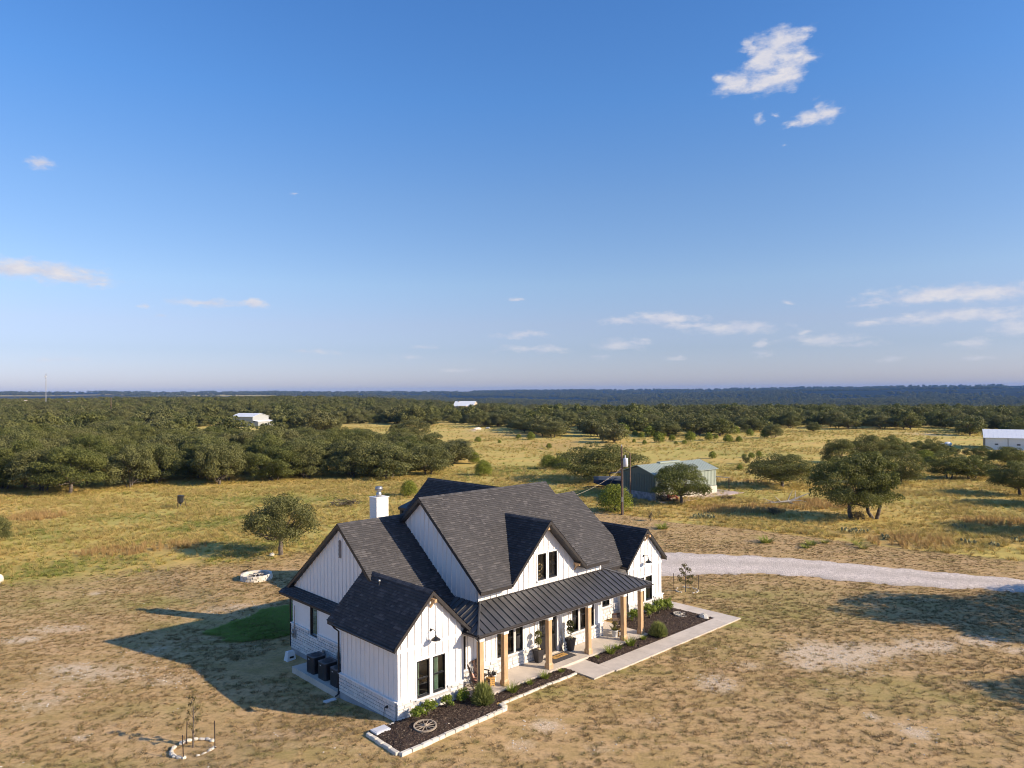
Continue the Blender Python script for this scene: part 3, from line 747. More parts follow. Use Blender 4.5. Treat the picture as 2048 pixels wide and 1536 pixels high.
# ---- roofs of the house
W1C, W1Z, W1E = 1.87, 5.66, 3.46
rw1 = gable_roof('left_wing_roof', 'd', W1C, W1Z, -.33, 4.07, W1E, -.29, 5.75, (11, 12))
gutter(rw1, (-.335, 5.3, W1E - .02), (-.335, -.29, W1E - .02), (-1, 0, 0)); gutter(rw1, (4.075, -.29, W1E - .02), (4.075, .3, W1E - .02), (1, 0, 0))
S2 = (7.83 - 3.14) / (14.07 - 7.85)
rm2 = gable_roof('side_gable_roof', 'u', 7.85, 7.83, 1.63, 14.07, 3.14, 1.47, 6.3, (21, 22))
rm4 = gable_roof('far_gable_roof', 'u', 7.85, 7.69, 2.35, 13.5, 7.69 - S2 * 5.5, 14.9, 20.75, (31, 32), (True, False))
S3 = (9.07 - 4.815) / (5.59 - .28)
rm3 = part('main_roof'); VT = (10.42, .28 + (7.80 - 4.815) / S3, 7.80)
roof_plane(rm3, [(5.29, .28, 4.815), (7.46, .28, 4.815), VT, (10.42, 5.59, 9.07), (5.29, 5.59, 9.07)], True, .2, 41)
roof_plane(rm3, [(13.38, .28, 4.815), (15.5, .28, 4.815), (15.5, 5.59, 9.07), (10.42, 5.59, 9.07), VT], True, .2, 43)
roof_plane(rm3, [(15.5, 10.2, 5.38), (5.29, 10.2, 5.38), (5.29, 5.59, 9.07), (15.5, 5.59, 9.07)], True, .2, 42); ridge_cap(rm3, (5.29, 5.59, 9.07), (15.5, 5.59, 9.07))
rdo = gable_roof('dormer_roof', 'd', 10.42, 7.80, 7.50, 13.34, 4.88, .24, 4.05, (51, 52))
rw5 = gable_roof('right_wing_roof', 'd', 21.46, 5.66, 19.31, 23.61, 3.46, 1.83, 10.5, (61, 62))
gutter(rw5, (19.305, 4.5, 3.44), (19.305, 1.83, 3.44), (-1, 0, 0))
rbk = gable_roof('rear_roof', 'd', 15.0, 8.4, 10.9, 19.1, 4.3, 9.2, 17.65, (71, 72), (True, False))
rsm = part('rear_porch_roof'); roof_plane(rsm, [(13.25, 19.2, 6.2), (13.25, 17.4, 6.2), (15.2, 17.4, 6.8), (15.2, 19.2, 6.8)], False, .2)
bit('rear_post', 'black', house, (13.35, 18.9, 0), (13.6, 19.12, 6.0)); bit('rear_wall', 'siding', house, (13.62, 17.7, 0), (17, 18.85, 5.95))
pent = part('pent_roof'); roof_plane(pent, [(1.06, 14.05, 3.06), (1.06, 5.0, 3.06), (1.76, 5.0, 3.36), (1.76, 14.05, 3.36)], True, .14, 81)
# ---- walls
w1h = [(1.07, 1.80, .77, 2.48), (1.99, 2.73, .77, 2.48)]
wf = wall('wall', 'F', 0.0, 0.0, 3.73, -.02, 3.65, w1h, (1.865, 5.52), (0.0, .87), bat_from=.94)
slab('frieze_board', 'trim', wf, 'F', 0.0, -.02, 3.75, 3.08, 3.24, 0, .03)
for c in (0.0, 3.73): slab('corner_board', 'trim', wf, 'F', 0.0, c - .06 + (.06 if c == 0 else 0), c + .06 - (0 if c == 0 else .06), .94, 3.3, .001, .03)
wl1 = wall('wall', 'L', 0.0, .14, 4.98, -.02, 3.6, (), None, (0.0, .87), bat_from=.94)
for a, h in zip(w1h, (((1.12, 1.30),), ((2.16, 2.42),))): window('F', 0.0, *a, 2, False, h)
wall('wall', 'L', 3.73 + .14, .14, 2.4, -.02, 3.6, bat=False)
m2h = [(9.62, 10.45, 1.26, 2.93)]
wl2 = wall('wall', 'L', 1.24, 4.9, 12.6, -.02, 3.12, m2h, None, (0.0, 1.45), bat=False, lap=True)
window('L', 1.24, *m2h[0], 1)
bit('rear_block', 'siding', house, (1.3, 12.45, 0), (13, 12.6, 3.1))
gw = MB(); gw.prism([(1.75, 2.0, 3.0), (1.75, 13.7, 3.0), (1.75, 13.7, 3.25), (1.75, 7.85, 3.25 + 5.85 * S2), (1.75, 2.0, 3.25)], (.14, 0, 0))
gwo = gw.build('gable_wall', M['siding'], house)
battens(gwo, 'L', 1.75, 5.2, 13.6, 3.4, lambda a: 3.22 + (5.85 - abs(a - 7.85)) * S2)
gv = part('gable_vent'); slab('vent_frame', 'trim', gv, 'L', 1.75, 7.74, 8.16, 5.86, 6.95, 0, .03); slab('louvre_back', 'darkwood', gv, 'L', 1.75, 7.80, 8.10, 5.92, 6.89, .031, .034)
lm = plain('tan_louvre', (.34, .25, .19), .7)
for i in range(13):
    z = 5.94 + i * .072; MB().add([(1.75 - .034, 7.8, z + .05), (1.75 - .034, 8.1, z + .05), (1.75 - .075, 8.1, z), (1.75 - .075, 7.8, z)], [(0, 1, 2, 3)]).build('louvre', lm, gv)
g3 = MB(); g3.prism([(5.6, .85, 3.0), (5.6, 10.0, 3.0), (5.6, 10.0, 5.39), (5.6, 5.59, 8.92), (5.6, .85, 5.12)], (.14, 0, 0))
g3o = g3.build('upper_gable_wall', M['siding'], house)
battens(g3o, 'L', 5.6, .86, 9.6, 3.6, lambda a: 9.07 - .22 - abs(a - 5.59) * S3)
bit('corner_board', 'trim', g3o, (5.57, .82, 4.0), (5.70, .86, 4.75))
ph = [(4.10, 4.70, .97, 2.65), (6.85, 7.40, .97, 2.65), (7.52, 8.05, .97, 2.65), (8.19, 8.73, .97, 2.65), (10.0, 11.45, .20, 2.72), (12.72, 13.27, .97, 2.65), (13.41, 13.95, .97, 2.65), (14.1, 14.66, .97, 2.65),
      (9.93, 10.60, 4.47, 5.92), (10.81, 11.49, 4.47, 5.92)]
def mtop(a): return max(4.72, 7.55 - abs(a - 10.42)) - .02
mw = MB(); wall_mesh(mw, 'F', .85, 3.87, 5.6, .12, 3.2, ph[:1]); wall_mesh(mw, 'F', .85, 5.6, 15.4, .12, 5.0, ph[1:])
# dormer face above the eave line, with its two openings
dm_ = MB(); am = 10.42
cuts = [7.77, 8.6, 9.93, 10.42, 10.60, 10.81, 11.49, 12.3, 13.06]
for l, r in zip(cuts[:-1], cuts[1:]):
    tl, tr = max(5.001, 7.65 - abs(l - am)), max(5.001, 7.65 - abs(r - am))
    hole = (l >= 9.92 and r <= 10.61) or (l >= 10.80 and r <= 11.50)
    zb = 5.92 if hole else 5.0
    mw.prism([(l, .85, zb), (r, .85, zb), (r, .85, tr), (l, .85, tl)], (0, T_, 0))
mwo = mw.build('main_front_wall', M['siding'], house)
stonework(mwo, 'F', .85, 3.9, 15.35, .2, .95, [(h[0] - .1, h[1] + .1, h[2] - .07, h[3]) for h in ph[:8]], False)
for c0, c1 in ((3.87, 4.0), (4.8, 6.75), (8.83, 9.86), (11.6, 12.62), (14.76, 15.46)): slab('ledge', 'trim', mwo, 'F', .85, c0, c1, .95, 1.01, -.01, .12)
battens(mwo, 'F', .85, 3.87, 15.4, 1.02, lambda a: mtop(a) if a > 5.6 else 3.1, [(h[0] - .03, h[1] + .03, h[2], h[3]) for h in ph])
slab('flashing', 'bronze', mwo, 'F', .85, 5.5, 15.75, 4.06, 4.19, 0, .05)
for i, h in enumerate(ph):
    if i == 4: continue
    window('F', .85, *h, 2 if i < 8 else 1, i >= 8)
w4 = wall('wall', 'F', 3.0, 15.4, 19.7, 0, 3.5, [(18.0, 18.75, .9, 2.6)], None, (.1, .9), single=False); window('F', 3.0, 18.0, 18.75, .9, 2.6, 2)
wall('wall', 'L', 19.61, 2.24, 9.0, 0, 3.3, (), None, None); bit('side_wall', 'siding', house, (15.25, .85, 0), (15.4, 3.0, 5)); bit('main_end_wall', 'siding', house, (15.2, 1.0, 3.5), (15.35, 10, 5.2))
w5h = [(20.62, 21.32, .80, 2.42), (21.47, 22.20, .80, 2.42)]
wf5 = wall('wall', 'F', 2.1, 19.61, 23.31, 0, 3.62, w5h, (21.46, 5.51), (.1, .92), bat_from=.99)
slab('frieze_board', 'trim', wf5, 'F', 2.1, 19.6, 23.33, 3.08, 3.24, 0, .03)
for h, c in zip(w5h, (False, ((21.62, 21.78),))): window('F', 2.1, *h, 2, False, c)
bit('right_wall', 'siding', house, (23.17, 2.24, 0), (23.31, 10.3, 3.3))
e4 = MB(); e4.prism([(20.45, 2.6, 0), (20.45, 13.2, 0), (20.45, 13.2, 3.6), (20.45, 7.85, 7.45), (20.45, 2.6, 3.6)], (.12, 0, 0)); e4.build('end_gable_wall', M['siding'], house)
b6 = MB(); b6.prism([(11.3, 9.5, 0), (18.7, 9.5, 0), (18.7, 9.5, 4.5), (15, 9.5, 8.1), (11.3, 9.5, 4.5)], (0, 7.8, 0)); b6.build('rear_walls', M['siding'], house)
# floor, foundation, porch slab, pad
bit('interior_floor', 'interior', house, (.2, .2, .0), (3.7, 4.9, .12)); bit('interior_floor', 'interior', house, (3.9, 1.0, .0), (15.2, 4.9, .119)); bit('interior_floor', 'interior', house, (1.42, 4.95, .0), (15.2, 12.3, .118)); bit('interior_floor', 'interior', house, (15.5, 3.2, .0), (23.1, 10, .12))
bit('inner_ceiling', 'interior', house, (.2, .3, 3.02), (3.7, 4.9, 3.06)); bit('inner_partition', 'interior', house, (.2, 3.6, .12), (3.7, 3.7, 3.0)); bit('inner_partition', 'interior', house, (3.9, 4.6, .12), (15.2, 4.7, 3.0)); bit('inner_partition', 'interior', house, (4.0, 4.9, .12), (4.1, 12.3, 3.0)); bit('inner_partition', 'interior', house, (19.7, 5.0, .12), (23.1, 5.1, 3.2)); bit('inner_ceiling', 'interior', house, (5.8, 1.05, 3.9), (15.2, 4.6, 3.95)); bit('inner_partition', 'interior', house, (7.8, 3.0, 3.96), (13.0, 3.1, 6.2)); bit('inner_partition', 'interior', house, (15.5, 4.5, .12), (19.5, 4.6, 3.3))
fo = MB(); fo.box(-.07, 3.80, -.07, 5.05, -.9, -.02); fo.box(1.17, 13, 4.9, 12.66, -.9, -.021); fo.build('foundation', M['slabgrey'], house)
pf = MB(); pf.box(3.95, 17.62, -.93, .9, -.3, .2); pf.build('porch_floor', M['concrete'], house)
bit('porch_floor', 'concrete', house, (15.5, .901, -.3), (17.62, 3.0, .199))
# ---- porch roof of standing-seam panels
pr = part('porch_roof')
EV, TP = (-1.05, 3.23), (.85, 4.14); UL, UR, TL, TR = 3.94, 17.88, 5.69, 15.67
def seam_panel(p, q, r, s, nrm):
    """pan p-q (eave) r-s (top) with a raised seam along its left edge"""
    mb = MB(); p, q, r, s = map(Vector, (p, q, r, s)); n = Vector(nrm).normalized()
    mb.prism([p, q, r, s], n * .012)
    ex = (q - p).normalized(); w = .024
    mb.prism([p + n * .012, p + ex * w + n * .012, s + ex * w + n * .012, s + n * .012], n * .05)
    mb.build('metal_panel', M['seam'], pr)
npan = 33; st = (UR - UL) / npan; sl = (TP[1] - EV[1]) / (TP[0] - EV[0])
fn = (0, -(TP[1] - EV[1]), TP[0] - EV[0])
def ftop(u):
    """depth along the slope (0..1) where column u meets a hip or the wall"""
    if u < TL: return max(0.0, (u - UL) / (TL - UL))
    if u > TR: return max(0.0, (UR - u) / (UR - TR))
    return 1.0
fpt = lambda u, t: (u, EV[0] + (TP[0] - EV[0]) * t, EV[1] + (TP[1] - EV[1]) * t)
for i in range(npan):
    a, b = UL + st * i + .002, UL + st * (i + 1) - .002
    if ftop(b) < .02 and ftop(a) < .02: continue
    seam_panel(fpt(a, 0), fpt(b, 0), fpt(b, ftop(b)), fpt(a, ftop(a)), fn)
hn = (-(TP[1] - EV[1]), 0, TL - UL)
lpt = lambda d, t: (UL + (TL - UL) * t, d, EV[1] + (TP[1] - EV[1]) * t)
for i in range(9):
    a, b = EV[0] + .42 * i + .002, EV[0] + .42 * (i + 1) - .002
    ta, tb = min(1, max(0, (a - EV[0]) / (TP[0] - EV[0]))), min(1, (b - EV[0]) / (TP[0] - EV[0]))
    seam_panel(lpt(b, 0), lpt(a, 0), lpt(a, ta), lpt(b, tb), hn)
rn = ((TP[1] - EV[1]), 0, UR - TR)
rpt = lambda d, t: (UR + (TR - UR) * t, d, EV[1] + (TP[1] - EV[1]) * t)
for i in range(9):
    a, b = EV[0] + .42 * i + .002, EV[0] + .42 * (i + 1) - .002
    seam_panel(rpt(a, 0), rpt(b, 0), rpt(b, min(1, (b - EV[0]) / (TP[0] - EV[0]))), rpt(a, min(1, max(0, (a - EV[0]) / (TP[0] - EV[0])))), rn)
for e, t in ((UL, TL), (UR, TR)): MB().tube([(e, EV[0], EV[1] + .03), (t, TP[0], TP[1] + .04)], .06, 6).build('hip_cap', M['seam'], pr)
und = MB(); und.prism([(UL + .03, EV[0] + .03, 3.09), (UR - .03, EV[0] + .03, 3.09), (UR - .03, 2.9, 3.09), (15.45, 2.9, 3.09), (15.45, .84, 3.09), (UL + .03, .84, 3.09)], (0, 0, .10)); und.build('porch_ceiling', M['trim'], pr)
bit('fascia', 'bronze', pr, (UL + .01, EV[0], 3.07), (UR - .01, EV[0] + .025, 3.225)); bit('fascia', 'bronze', pr, (UL, EV[0] + .03, 3.071), (UL + .025, 1.6, 3.224)); bit('fascia', 'bronze', pr, (UR - .025, EV[0] + .03, 3.071), (UR, 2.9, 3.224))
bit('porch_beam', 'trim', pr, (4.25, -.76, 2.92), (17.45, -.5, 3.088))
gutter(pr, (UL - .05, EV[0] - .002, 3.215), (UR + .05, EV[0] - .002, 3.215), (0, -1, 0), .075); gutter(pr, (UL - .002, EV[0] - .1, 3.21), (UL - .002, 0.3, 3.21), (-1, 0, 0), .07)
def downspout(pts, parent=None): return MB().tube(pts, .045, 6).build('downspout', M['black'], parent or house)
downspout([(UL - .05, -.95, 3.15), (UL + .1, -.9, 3.0), (4.2, -.80, 2.86), (4.2, -.80, .25)])
downspout([(-.42, 5.15, 3.4), (-.3, 5.1, 3.2), (-.09, 5.03, 3.0), (-.09, 5.03, -.12), (-.3, 5.03, -.22)])
downspout([(19.25, 2.0, 3.35), (19.45, 2.05, 3.1), (19.52, 2.07, 2.9), (19.52, 2.07, .1)])
downspout([(1.15, 12.75, 2.95), (1.15, 12.72, 1.5), (1.15, 12.72, .1)])
post_m = None
for u in (4.30, 5.91, 9.13, 12.34, 15.52, 17.18):
    if post_m is None:
        a = MB(); a.box(0, .25, 0, .25, .2, 2.92); pmesh = a.mesh('post', M['post'])
        b = MB(); b.add([(-.04, -.04, .2), (.29, -.04, .2), (.29, .29, .2), (-.04, .29, .2), (-.04, -.04, .42), (.29, -.04, .42), (.29, .29, .42), (-.04, .29, .42), (-.002, -.002, .52), (.252, -.002, .52), (.252, .252, .52), (-.002, .252, .52)],
                        [(0, 1, 5, 4), (1, 2, 6, 5), (2, 3, 7, 6), (3, 0, 4, 7), (4, 5, 9, 8), (5, 6, 10, 9), (6, 7, 11, 10), (7, 4, 8, 11)]); bmesh_ = b.mesh('post_base', M['post'])
        c = MB(); c.box(-.035, .285, -.035, .285, 2.80, 2.919); cmesh = c.mesh('post_cap', M['trim']); post_m = True
    p = put('post', pmesh, house, (u, -.754, 0)); put('post_base', bmesh_, p); put('post_cap', cmesh, p)
# ---- front door
dr = part('front_door'); D0 = .85
for a0, a1 in ((10.04, 10.715), (10.735, 11.41)):
    fr = MB()
    for (x0, x1, z0, z1) in ((a0, a0 + .11, .24, 2.66), (a1 - .11, a1, .24, 2.66), (a0 + .11, a1 - .11, .24, .40), (a0 + .11, a1 - .11, 1.12, 1.24), (a0 + .11, a1 - .11, 2.52, 2.66)): fr.box(x0, x1, D0 + .03, D0 + .08, z0, z1)
    leaf = fr.build('door_leaf', M['navy'], dr); leaf.data.materials.clear(); leaf.data.materials.append(M['black'])
    MB().box(a0 + .11, a1 - .11, D0 + .05, D0 + .07, .40, 1.12).build('door_panel', M['black'], dr)
    MB().quad((a0 + .11, D0 + .055, 1.24), (a1 - .11, D0 + .055, 1.24), (a1 - .11, D0 + .055, 2.52), (a0 + .11, D0 + .055, 2.52)).build('pane', M['glass'], dr)
    mt = MB(); mt.box((a0 + a1) / 2 - .012, (a0 + a1) / 2 + .012, D0 + .035, D0 + .05, 1.24, 2.52)
    for z in (1.66, 2.09): mt.box(a0 + .11, a1 - .11, D0 + .036, D0 + .049, z - .012, z + .012)
    mt.build('muntin', M['black'], dr)
MB().tube([(10.66, D0 - .01, 1.0), (10.66, D0 - .03, 1.1), (10.66, D0 - .01, 1.35)], .014, 5).build('handle', M['gold'], dr)
bit('threshold', 'concrete', dr, (9.98, .74, .201), (11.47, .99, .24))
for x0, x1, z0, z1 in ((9.88, 9.998, .2, 2.84), (11.452, 11.57, .2, 2.84), (9.999, 11.451, 2.725, 2.84)): slab('casing', 'trim', dr, 'F', .85, x0, x1, z0, z1, -.02, .035)
# ---- chimney
ch = part('chimney'); bit('stack', 'siding', ch, (6.09, 11.06, 4.0), (6.95, 11.85, 8.42)); bit('coping', 'trim', ch, (6.05, 11.02, 8.421), (6.99, 11.89, 8.47))
for i in range(20):
    z = 5.0 + i * .17; slab('lap_board', 'siding', ch, 'L', 6.09, 11.06, 11.85, z, z + .155, .0, .012)
c = MB(); c.lathe([(.17, 0), (.17, .22), (.14, .24), (.14, .38), (.24, .4), (.24, .55), (.2, .62), (.02, .66)], 14, (6.5, 11.45, 8.46)); c.build('flue_cap', M['galv'], ch, True)
# ---- lamps on the gables, brackets, vents, boxes
def barn_lamp(u, plane, z):
    l = part('gable_lamp')
    MB().lathe([(.07, -.02), (.07, .02)], 10, (0, 0, 0)).build('wall_plate', M['black'], l, False, (u, plane - .03, z), (R(90), 0, 0))
    MB().tube([(u, plane - .04, z), (u, plane - .18, z + .06), (u, plane - .34, z + .05), (u, plane - .42, z - .06), (u, plane - .42, z - .2)], .016, 6).build('gooseneck', M['black'], l)
    MB().lathe([(.03, .02), (.045, -.06), (.1, -.10), (.2, -.17), (.23, -.22), (.222, -.22), (.18, -.17), (.04, -.1)], 18, (u, plane - .42, z - .16)).build('lamp_shade', M['black'], l, True)
barn_lamp(1.88, 0.0, 3.78); barn_lamp(21.3, 2.1, 3.86)
def bracket(u, d, z, sx=0):
    b = part('eave_bracket'); b.location = (u, d, z)
    MB().box(-.07, .07, -.34, .12, -.07, .07).build('beam', M['post'], b); MB().prism([(-.05, -.2, -.07), (-.05, -.05, -.07), (-.05, .1, -.32), (-.05, .1, -.42)], (.1, 0, 0)).build('strut', M['post'], b)
bracket(1.87, -.12, 5.22); bracket(10.42, .73, 7.35); bracket(12.95, .73, 4.95); bracket(7.9, .73, 4.95); bracket(21.46, 1.98, 5.22)
for (u, d, z, r, h) in ((1.47, 3.7, 4.95, .035, .5), (7.6, 8.3, 6.85, .07, 1.35)):
    MB().lathe([(r * 2, .0), (r, .06), (r, h - .12), (r * 1.6, h - .11), (r * 1.6, h)], 10, (u, d, z + .1)).build('vent_pipe', M['galv'], house, True)
mtr = part('electric_meter'); bit('meter_box', 'galv', mtr, (1.02, 12.0, .75), (1.13, 12.3, 1.2)); MB().tube([(1.08, 12.1, 1.2), (1.08, 12.1, 2.6)], .025, 6).build('conduit', M['galv'], mtr); MB().lathe([(.11, 0), (.1, .08), (.02, .09)], 12).build('dial', M['galv'], mtr, True, (1.02, 12.15, 1.02), (0, R(-90), 0))
for d, z in ((7.0, .8), (5.9, .9), (8.6, .55)): bit('disconnect_box', 'galv', house, (1.02, d, z), (1.13, d + .18, z + .3))

# ------------------------------------------------------------------ beds, walk and yard things (house axes)
def hthing(name, label, cat, u, d, z=None, rz=0.0, group=None):
    x, y = h2w(u, d); return thing(name, label, cat, (x, y, float(terr(x, y)) if z is None else z), HROT + rz, group)
def hsheet(name, mat, poly, z0, z1, kind=None, label=None, cat=None):
    P = [h2w(u, d) for u, d in poly]
    mb = MB().prism([(x, y, z0) for x, y in P], (0, 0, z1 - z0)); o = mb.build(name, mat); props(o, label, cat, None, kind); return o
wk = MB()
def hp(u, d): return h2w(u, d)
def wslab(poly, z1=.075):
    P = [(*h2w(u, d), -.25) for u, d in poly]; return MB().prism(P, (0, 0, z1 + .25))
# concrete walk cast in separate slabs with open joints
def walk_run(a, b, w0, w1, n, axis):
    for i in range(n):
        p, q = a + (b - a) * i / n + .006, a + (b - a) * (i + 1) / n - .006
        poly = [(p, w0), (q, w0), (q, w1), (p, w1)] if axis == 'u' else [(w0, p), (w1, p), (w1, q), (w0, q)]
        wslab(poly).build('paving_slab', M['concrete'], walk)
walk = props(put('front_walk', wslab([(10.2, -2.95), (24.6, -3.2), (24.6, -2.1), (10.2, -1.7)], -.02).mesh('front_walk', M['slabgrey'])), kind='structure')
walk_run(10.15, 11.85, -3.02, -.94, 1, 'u'); walk_run(11.85, 24.75, -3.12, -1.9, 8, 'u'); walk_run(-1.9, 2.5, 23.55, 24.75, 3, 'd')
def mulch_mat():
    q = NT('dark_bark_mulch'); v = q.n('ShaderNodeTexVoronoi'); v.inputs['Scale'].default_value = 16
    mp = q.n('ShaderNodeMapping'); q.l(q.coord('Object'), mp.inputs[0]); mp.inputs['Scale'].default_value = (1, 1.9, 1); q.l(mp.outputs[0], v.inputs['Vector'])
    sc = q.n('ShaderNodeSeparateColor'); q.l(v.outputs['Color'], sc.inputs[0]); n = q.noise(3, 4)
    c = q.mix(sc.outputs[0], (.028, .02, .017), (.115, .078, .058)); c = q.mix(q.ramp(n, .5, .75, 0, .45), c, (.15, .11, .08))
    c = q.mix(q.ramp(sc.outputs[1], .93, .97, 0, .8), c, (.3, .24, .17))
    q.bump(q.math('SUBTRACT', 1.0, v.outputs['Distance']), 1.0, .05); return q.done(c, .95, spec=.15)
M['mulch'] = mulch_mat()
def bed(name, u0, u1, d0, d1, z, nu, nd, clip=None):
    us, ds = np.linspace(u0, u1, nu), np.linspace(d0, d1, nd); V = []
    rb = np.random.default_rng(int(u0 * 10 + 500))
    for d in ds:
        for u in us:
            e = min(u - u0, u1 - u, d - d0, d1 - d); x, y = h2w(u, d); V.append((x, y, z + .05 * min(1, e / .4) + .022 * rb.normal()))
    ii = np.arange(nu * nd).reshape(nd, nu)
    me = big_mesh(name, V, np.stack([ii[:-1, :-1], ii[:-1, 1:], ii[1:, 1:], ii[1:, :-1]], -1).reshape(-1, 4), M['mulch'])
    return props(put(name, me), kind='structure')
bed('mulch_bed_left', -1.62, 4.35, -2.55, -.02, .10, 90, 40)
bed('mulch_bed_middle', 4.0, 10.13, -1.78, -.92, .09, 90, 14)
bed('mulch_bed_right', 11.86, 23.53, -1.89, 2.1, .07, 150, 52)
# edging blocks
blk = []
def block_mesh(seed):
    rs = random.Random(seed); j = lambda: rs.uniform(-.035, .035)
    return MB().add([(x + j(), y + j() * 1.5, z + j()) for x, y, z in [(-.5, -.5, -.5), (.5, -.5, -.5), (.5, .5, -.5), (-.5, .5, -.5), (-.47, -.44, .42), (.47, -.44, .42), (.47, .44, .42), (-.47, .44, .42), (-.42, -.36, .5), (.42, -.36, .5), (.42, .36, .5), (-.42, .36, .5)]],
                    [(3, 2, 1, 0), (0, 1, 5, 4), (1, 2, 6, 5), (2, 3, 7, 6), (3, 0, 4, 7), (4, 5, 9, 8), (5, 6, 10, 9), (6, 7, 11, 10), (7, 4, 8, 11), (8, 9, 10, 11)]).mesh('edging_block', M['block'])
def block_mat():
    q = NT('cream_limestone_block'); f = q.noise(5, 5, .65); r = q.rnd(); c = q.mix(r, (.62, .56, .46), (.74, .68, .57)); c = q.mix(q.ramp(f, .5, .78, 0, .5), c, (.42, .33, .25)); q.bump(f, .6, .03); return q.done(c, .9)
M['block'] = block_mat(); BLK = [block_mesh(i) for i in range(5)]
def edging(label, u0, d0, u1, d1, n, h=.24, w=.2, zb=-.1):
    L = math.hypot(u1 - u0, d1 - d0); a = math.atan2(d1 - d0, u1 - u0)
    e = hthing('bed_edging', label, 'edging', u0, d0, 0.0, a)
    cuts = np.cumsum(np.random.default_rng(n).uniform(.7, 1.3, n)); cuts = np.r_[0, cuts / cuts[-1]] * L
    for i in range(n):
        p, q = cuts[i], cuts[i + 1]
        put('block', BLK[(i * 3 + n) % 5], e, ((p + q) / 2, random.uniform(-.01, .01), zb + h / 2), (0, random.uniform(-.012, .012), random.uniform(-.02, .02)), (q - p - .012, w, h))
edging('cream limestone edging along the front of the bed with the wagon wheel', -1.7, -2.68, 4.45, -2.45, 13)
edging('short run of limestone edging beside the grey splash slab', -1.72, -2.55, -1.68, -.12, 5)
edging('limestone edging stub between bed and shaded side wall', -1.6, -.08, -.12, -.06, 3, .2)
edging('limestone edging at the bed end by the rosemary bush', 4.47, -2.36, 4.55, -1.95, 1, .26, .3)
edging('low limestone edging in front of the porch grass clumps', 4.75, -1.86, 10.1, -1.84, 12, .19, .16)
sp = hthing('splash_slab', 'pale grey splash slab lying in the mulch by the corner', 'slab', -1.15, -.36, .16); MB().box(-.36, .36, -.26, .26, -.04, .04).build('slab', M['porcelain'], sp); MB().box(-.3, .3, -.2, .2, .04, .052).build('lip', M['porcelain'], sp)
sb = hthing('splash_block', 'small white splash block under the side downspout', 'block', -.62, 5.0, None); MB().prism([(-.3, -.15, 0), (.3, -.12, 0), (.3, .12, 0), (-.3, .15, 0)], (0, 0, .07)).build('block', M['whitepot'], sb)
# air-conditioner pad and units
padm = MB(); padm.box(-.2, 1.16, 5.06, 9.88, -.7, -.02)
padm.build('equipment_pad', M['concrete'], house)
def ac_unit(u, d, label):
    t = hthing('air_conditioner', label, 'air conditioner', u, d, -.02, 0, 'air conditioners on the side pad')
    s, h = .39, .86; body = MB(); rr = .10
    prof = []
    for cx, cy_, a0 in ((s - rr, s - rr, 0), (-s + rr, s - rr, 90), (-s + rr, -s + rr, 180), (s - rr, -s + rr, 270)):
        for k in range(4): q = R(a0 + 30 * k); prof.append((cx + rr * math.cos(q), cy_ + rr * math.sin(q)))
    body.prism([(x, y, .0) for x, y in prof], (0, 0, h)); body.build('casing', M['acdark'], t)
    for sg in range(4):
        lv = MB()
        for i in range(16): z = .1 + i * .043; lv.box(-s + rr, s - rr, -s - .006, -s + .002, z, z + .02)
        lv.build('louvre_panel', M['black'], t, False, None, (0, 0, R(90 * sg)))
    tp = MB(); tp.prism([(x * 1.02, y * 1.02, h) for x, y in prof], (0, 0, .035)); top_ = tp.build('top_cover', M['acgrey'], t)
    MB().lathe([(.30, h + .036), (.30, h + .042), (.05, h + .044)], 22).build('fan_opening', M['black'], top_)
    g = MB()
    for r in (.1, .17, .24, .29): g.tube([(r * math.cos(2 * math.pi * k / 20), r * math.sin(2 * math.pi * k / 20), h + .06) for k in range(21)], .006, 4, False)
    for k in range(6): q = math.pi * k / 6; g.tube([(-.3 * math.cos(q), -.3 * math.sin(q), h + .055), (.3 * math.cos(q), .3 * math.sin(q), h + .055)], .006, 4)
    g.build('fan_grille', M['acgrey'], top_)
    MB().box(-s - .012, -s - .004, .02, .14, h - .15, h - .11).build('badge', M['porcelain'], t)
M['acdark'] = plain('dark_grey_enamel', (.035, .038, .045), .45, var=.1); M['acgrey'] = plain('slate_grey_enamel', (.10, .11, .125), .45, var=.1)
ac_unit(.42, 8.3, 'dark air conditioner farthest back on the concrete pad'); ac_unit(.42, 7.05, 'dark air conditioner in the middle of the row of three'); ac_unit(.42, 5.8, 'dark air conditioner tucked behind the front wing corner')
pd = hthing('utility_pedestal', 'white tapered utility pedestal at the rear corner of the house', 'pedestal', .62, 11.75)
MB().add([(-.28, -.22, -.05), (.28, -.22, -.05), (.28, .22, -.05), (-.28, .22, -.05), (-.2, -.15, .48), (.2, -.15, .48), (.2, .15, .48), (-.2, .15, .48), (-.1, 0, .53), (.1, 0, .53)], [(0, 1, 5, 4), (1, 2, 6, 5), (2, 3, 7, 6), (3, 0, 4, 7), (4, 5, 9, 8), (5, 6, 9), (6, 7, 8, 9), (7, 4, 8)]).build('body', M['whitepot'], pd); MB().box(-.12, .12, -.225, -.2, .14, .24).build('hatch', M['black'], pd)
sl_ = hthing('stake_light', 'small black spotlight on a wire stake by the shaded wall', 'light', -.33, .62); MB().tube([(0, 0, -.05), (0, 0, .3), (.03, -.02, .62)], .012, 5).build('stake', M['black'], sl_); MB().lathe([(.03, 0), (.06, .1), (.075, .16), (.02, .165)], 10).build('lamp_head', M['black'], sl_, True, (.03, -.02, .6), (R(70), 0, R(20)))
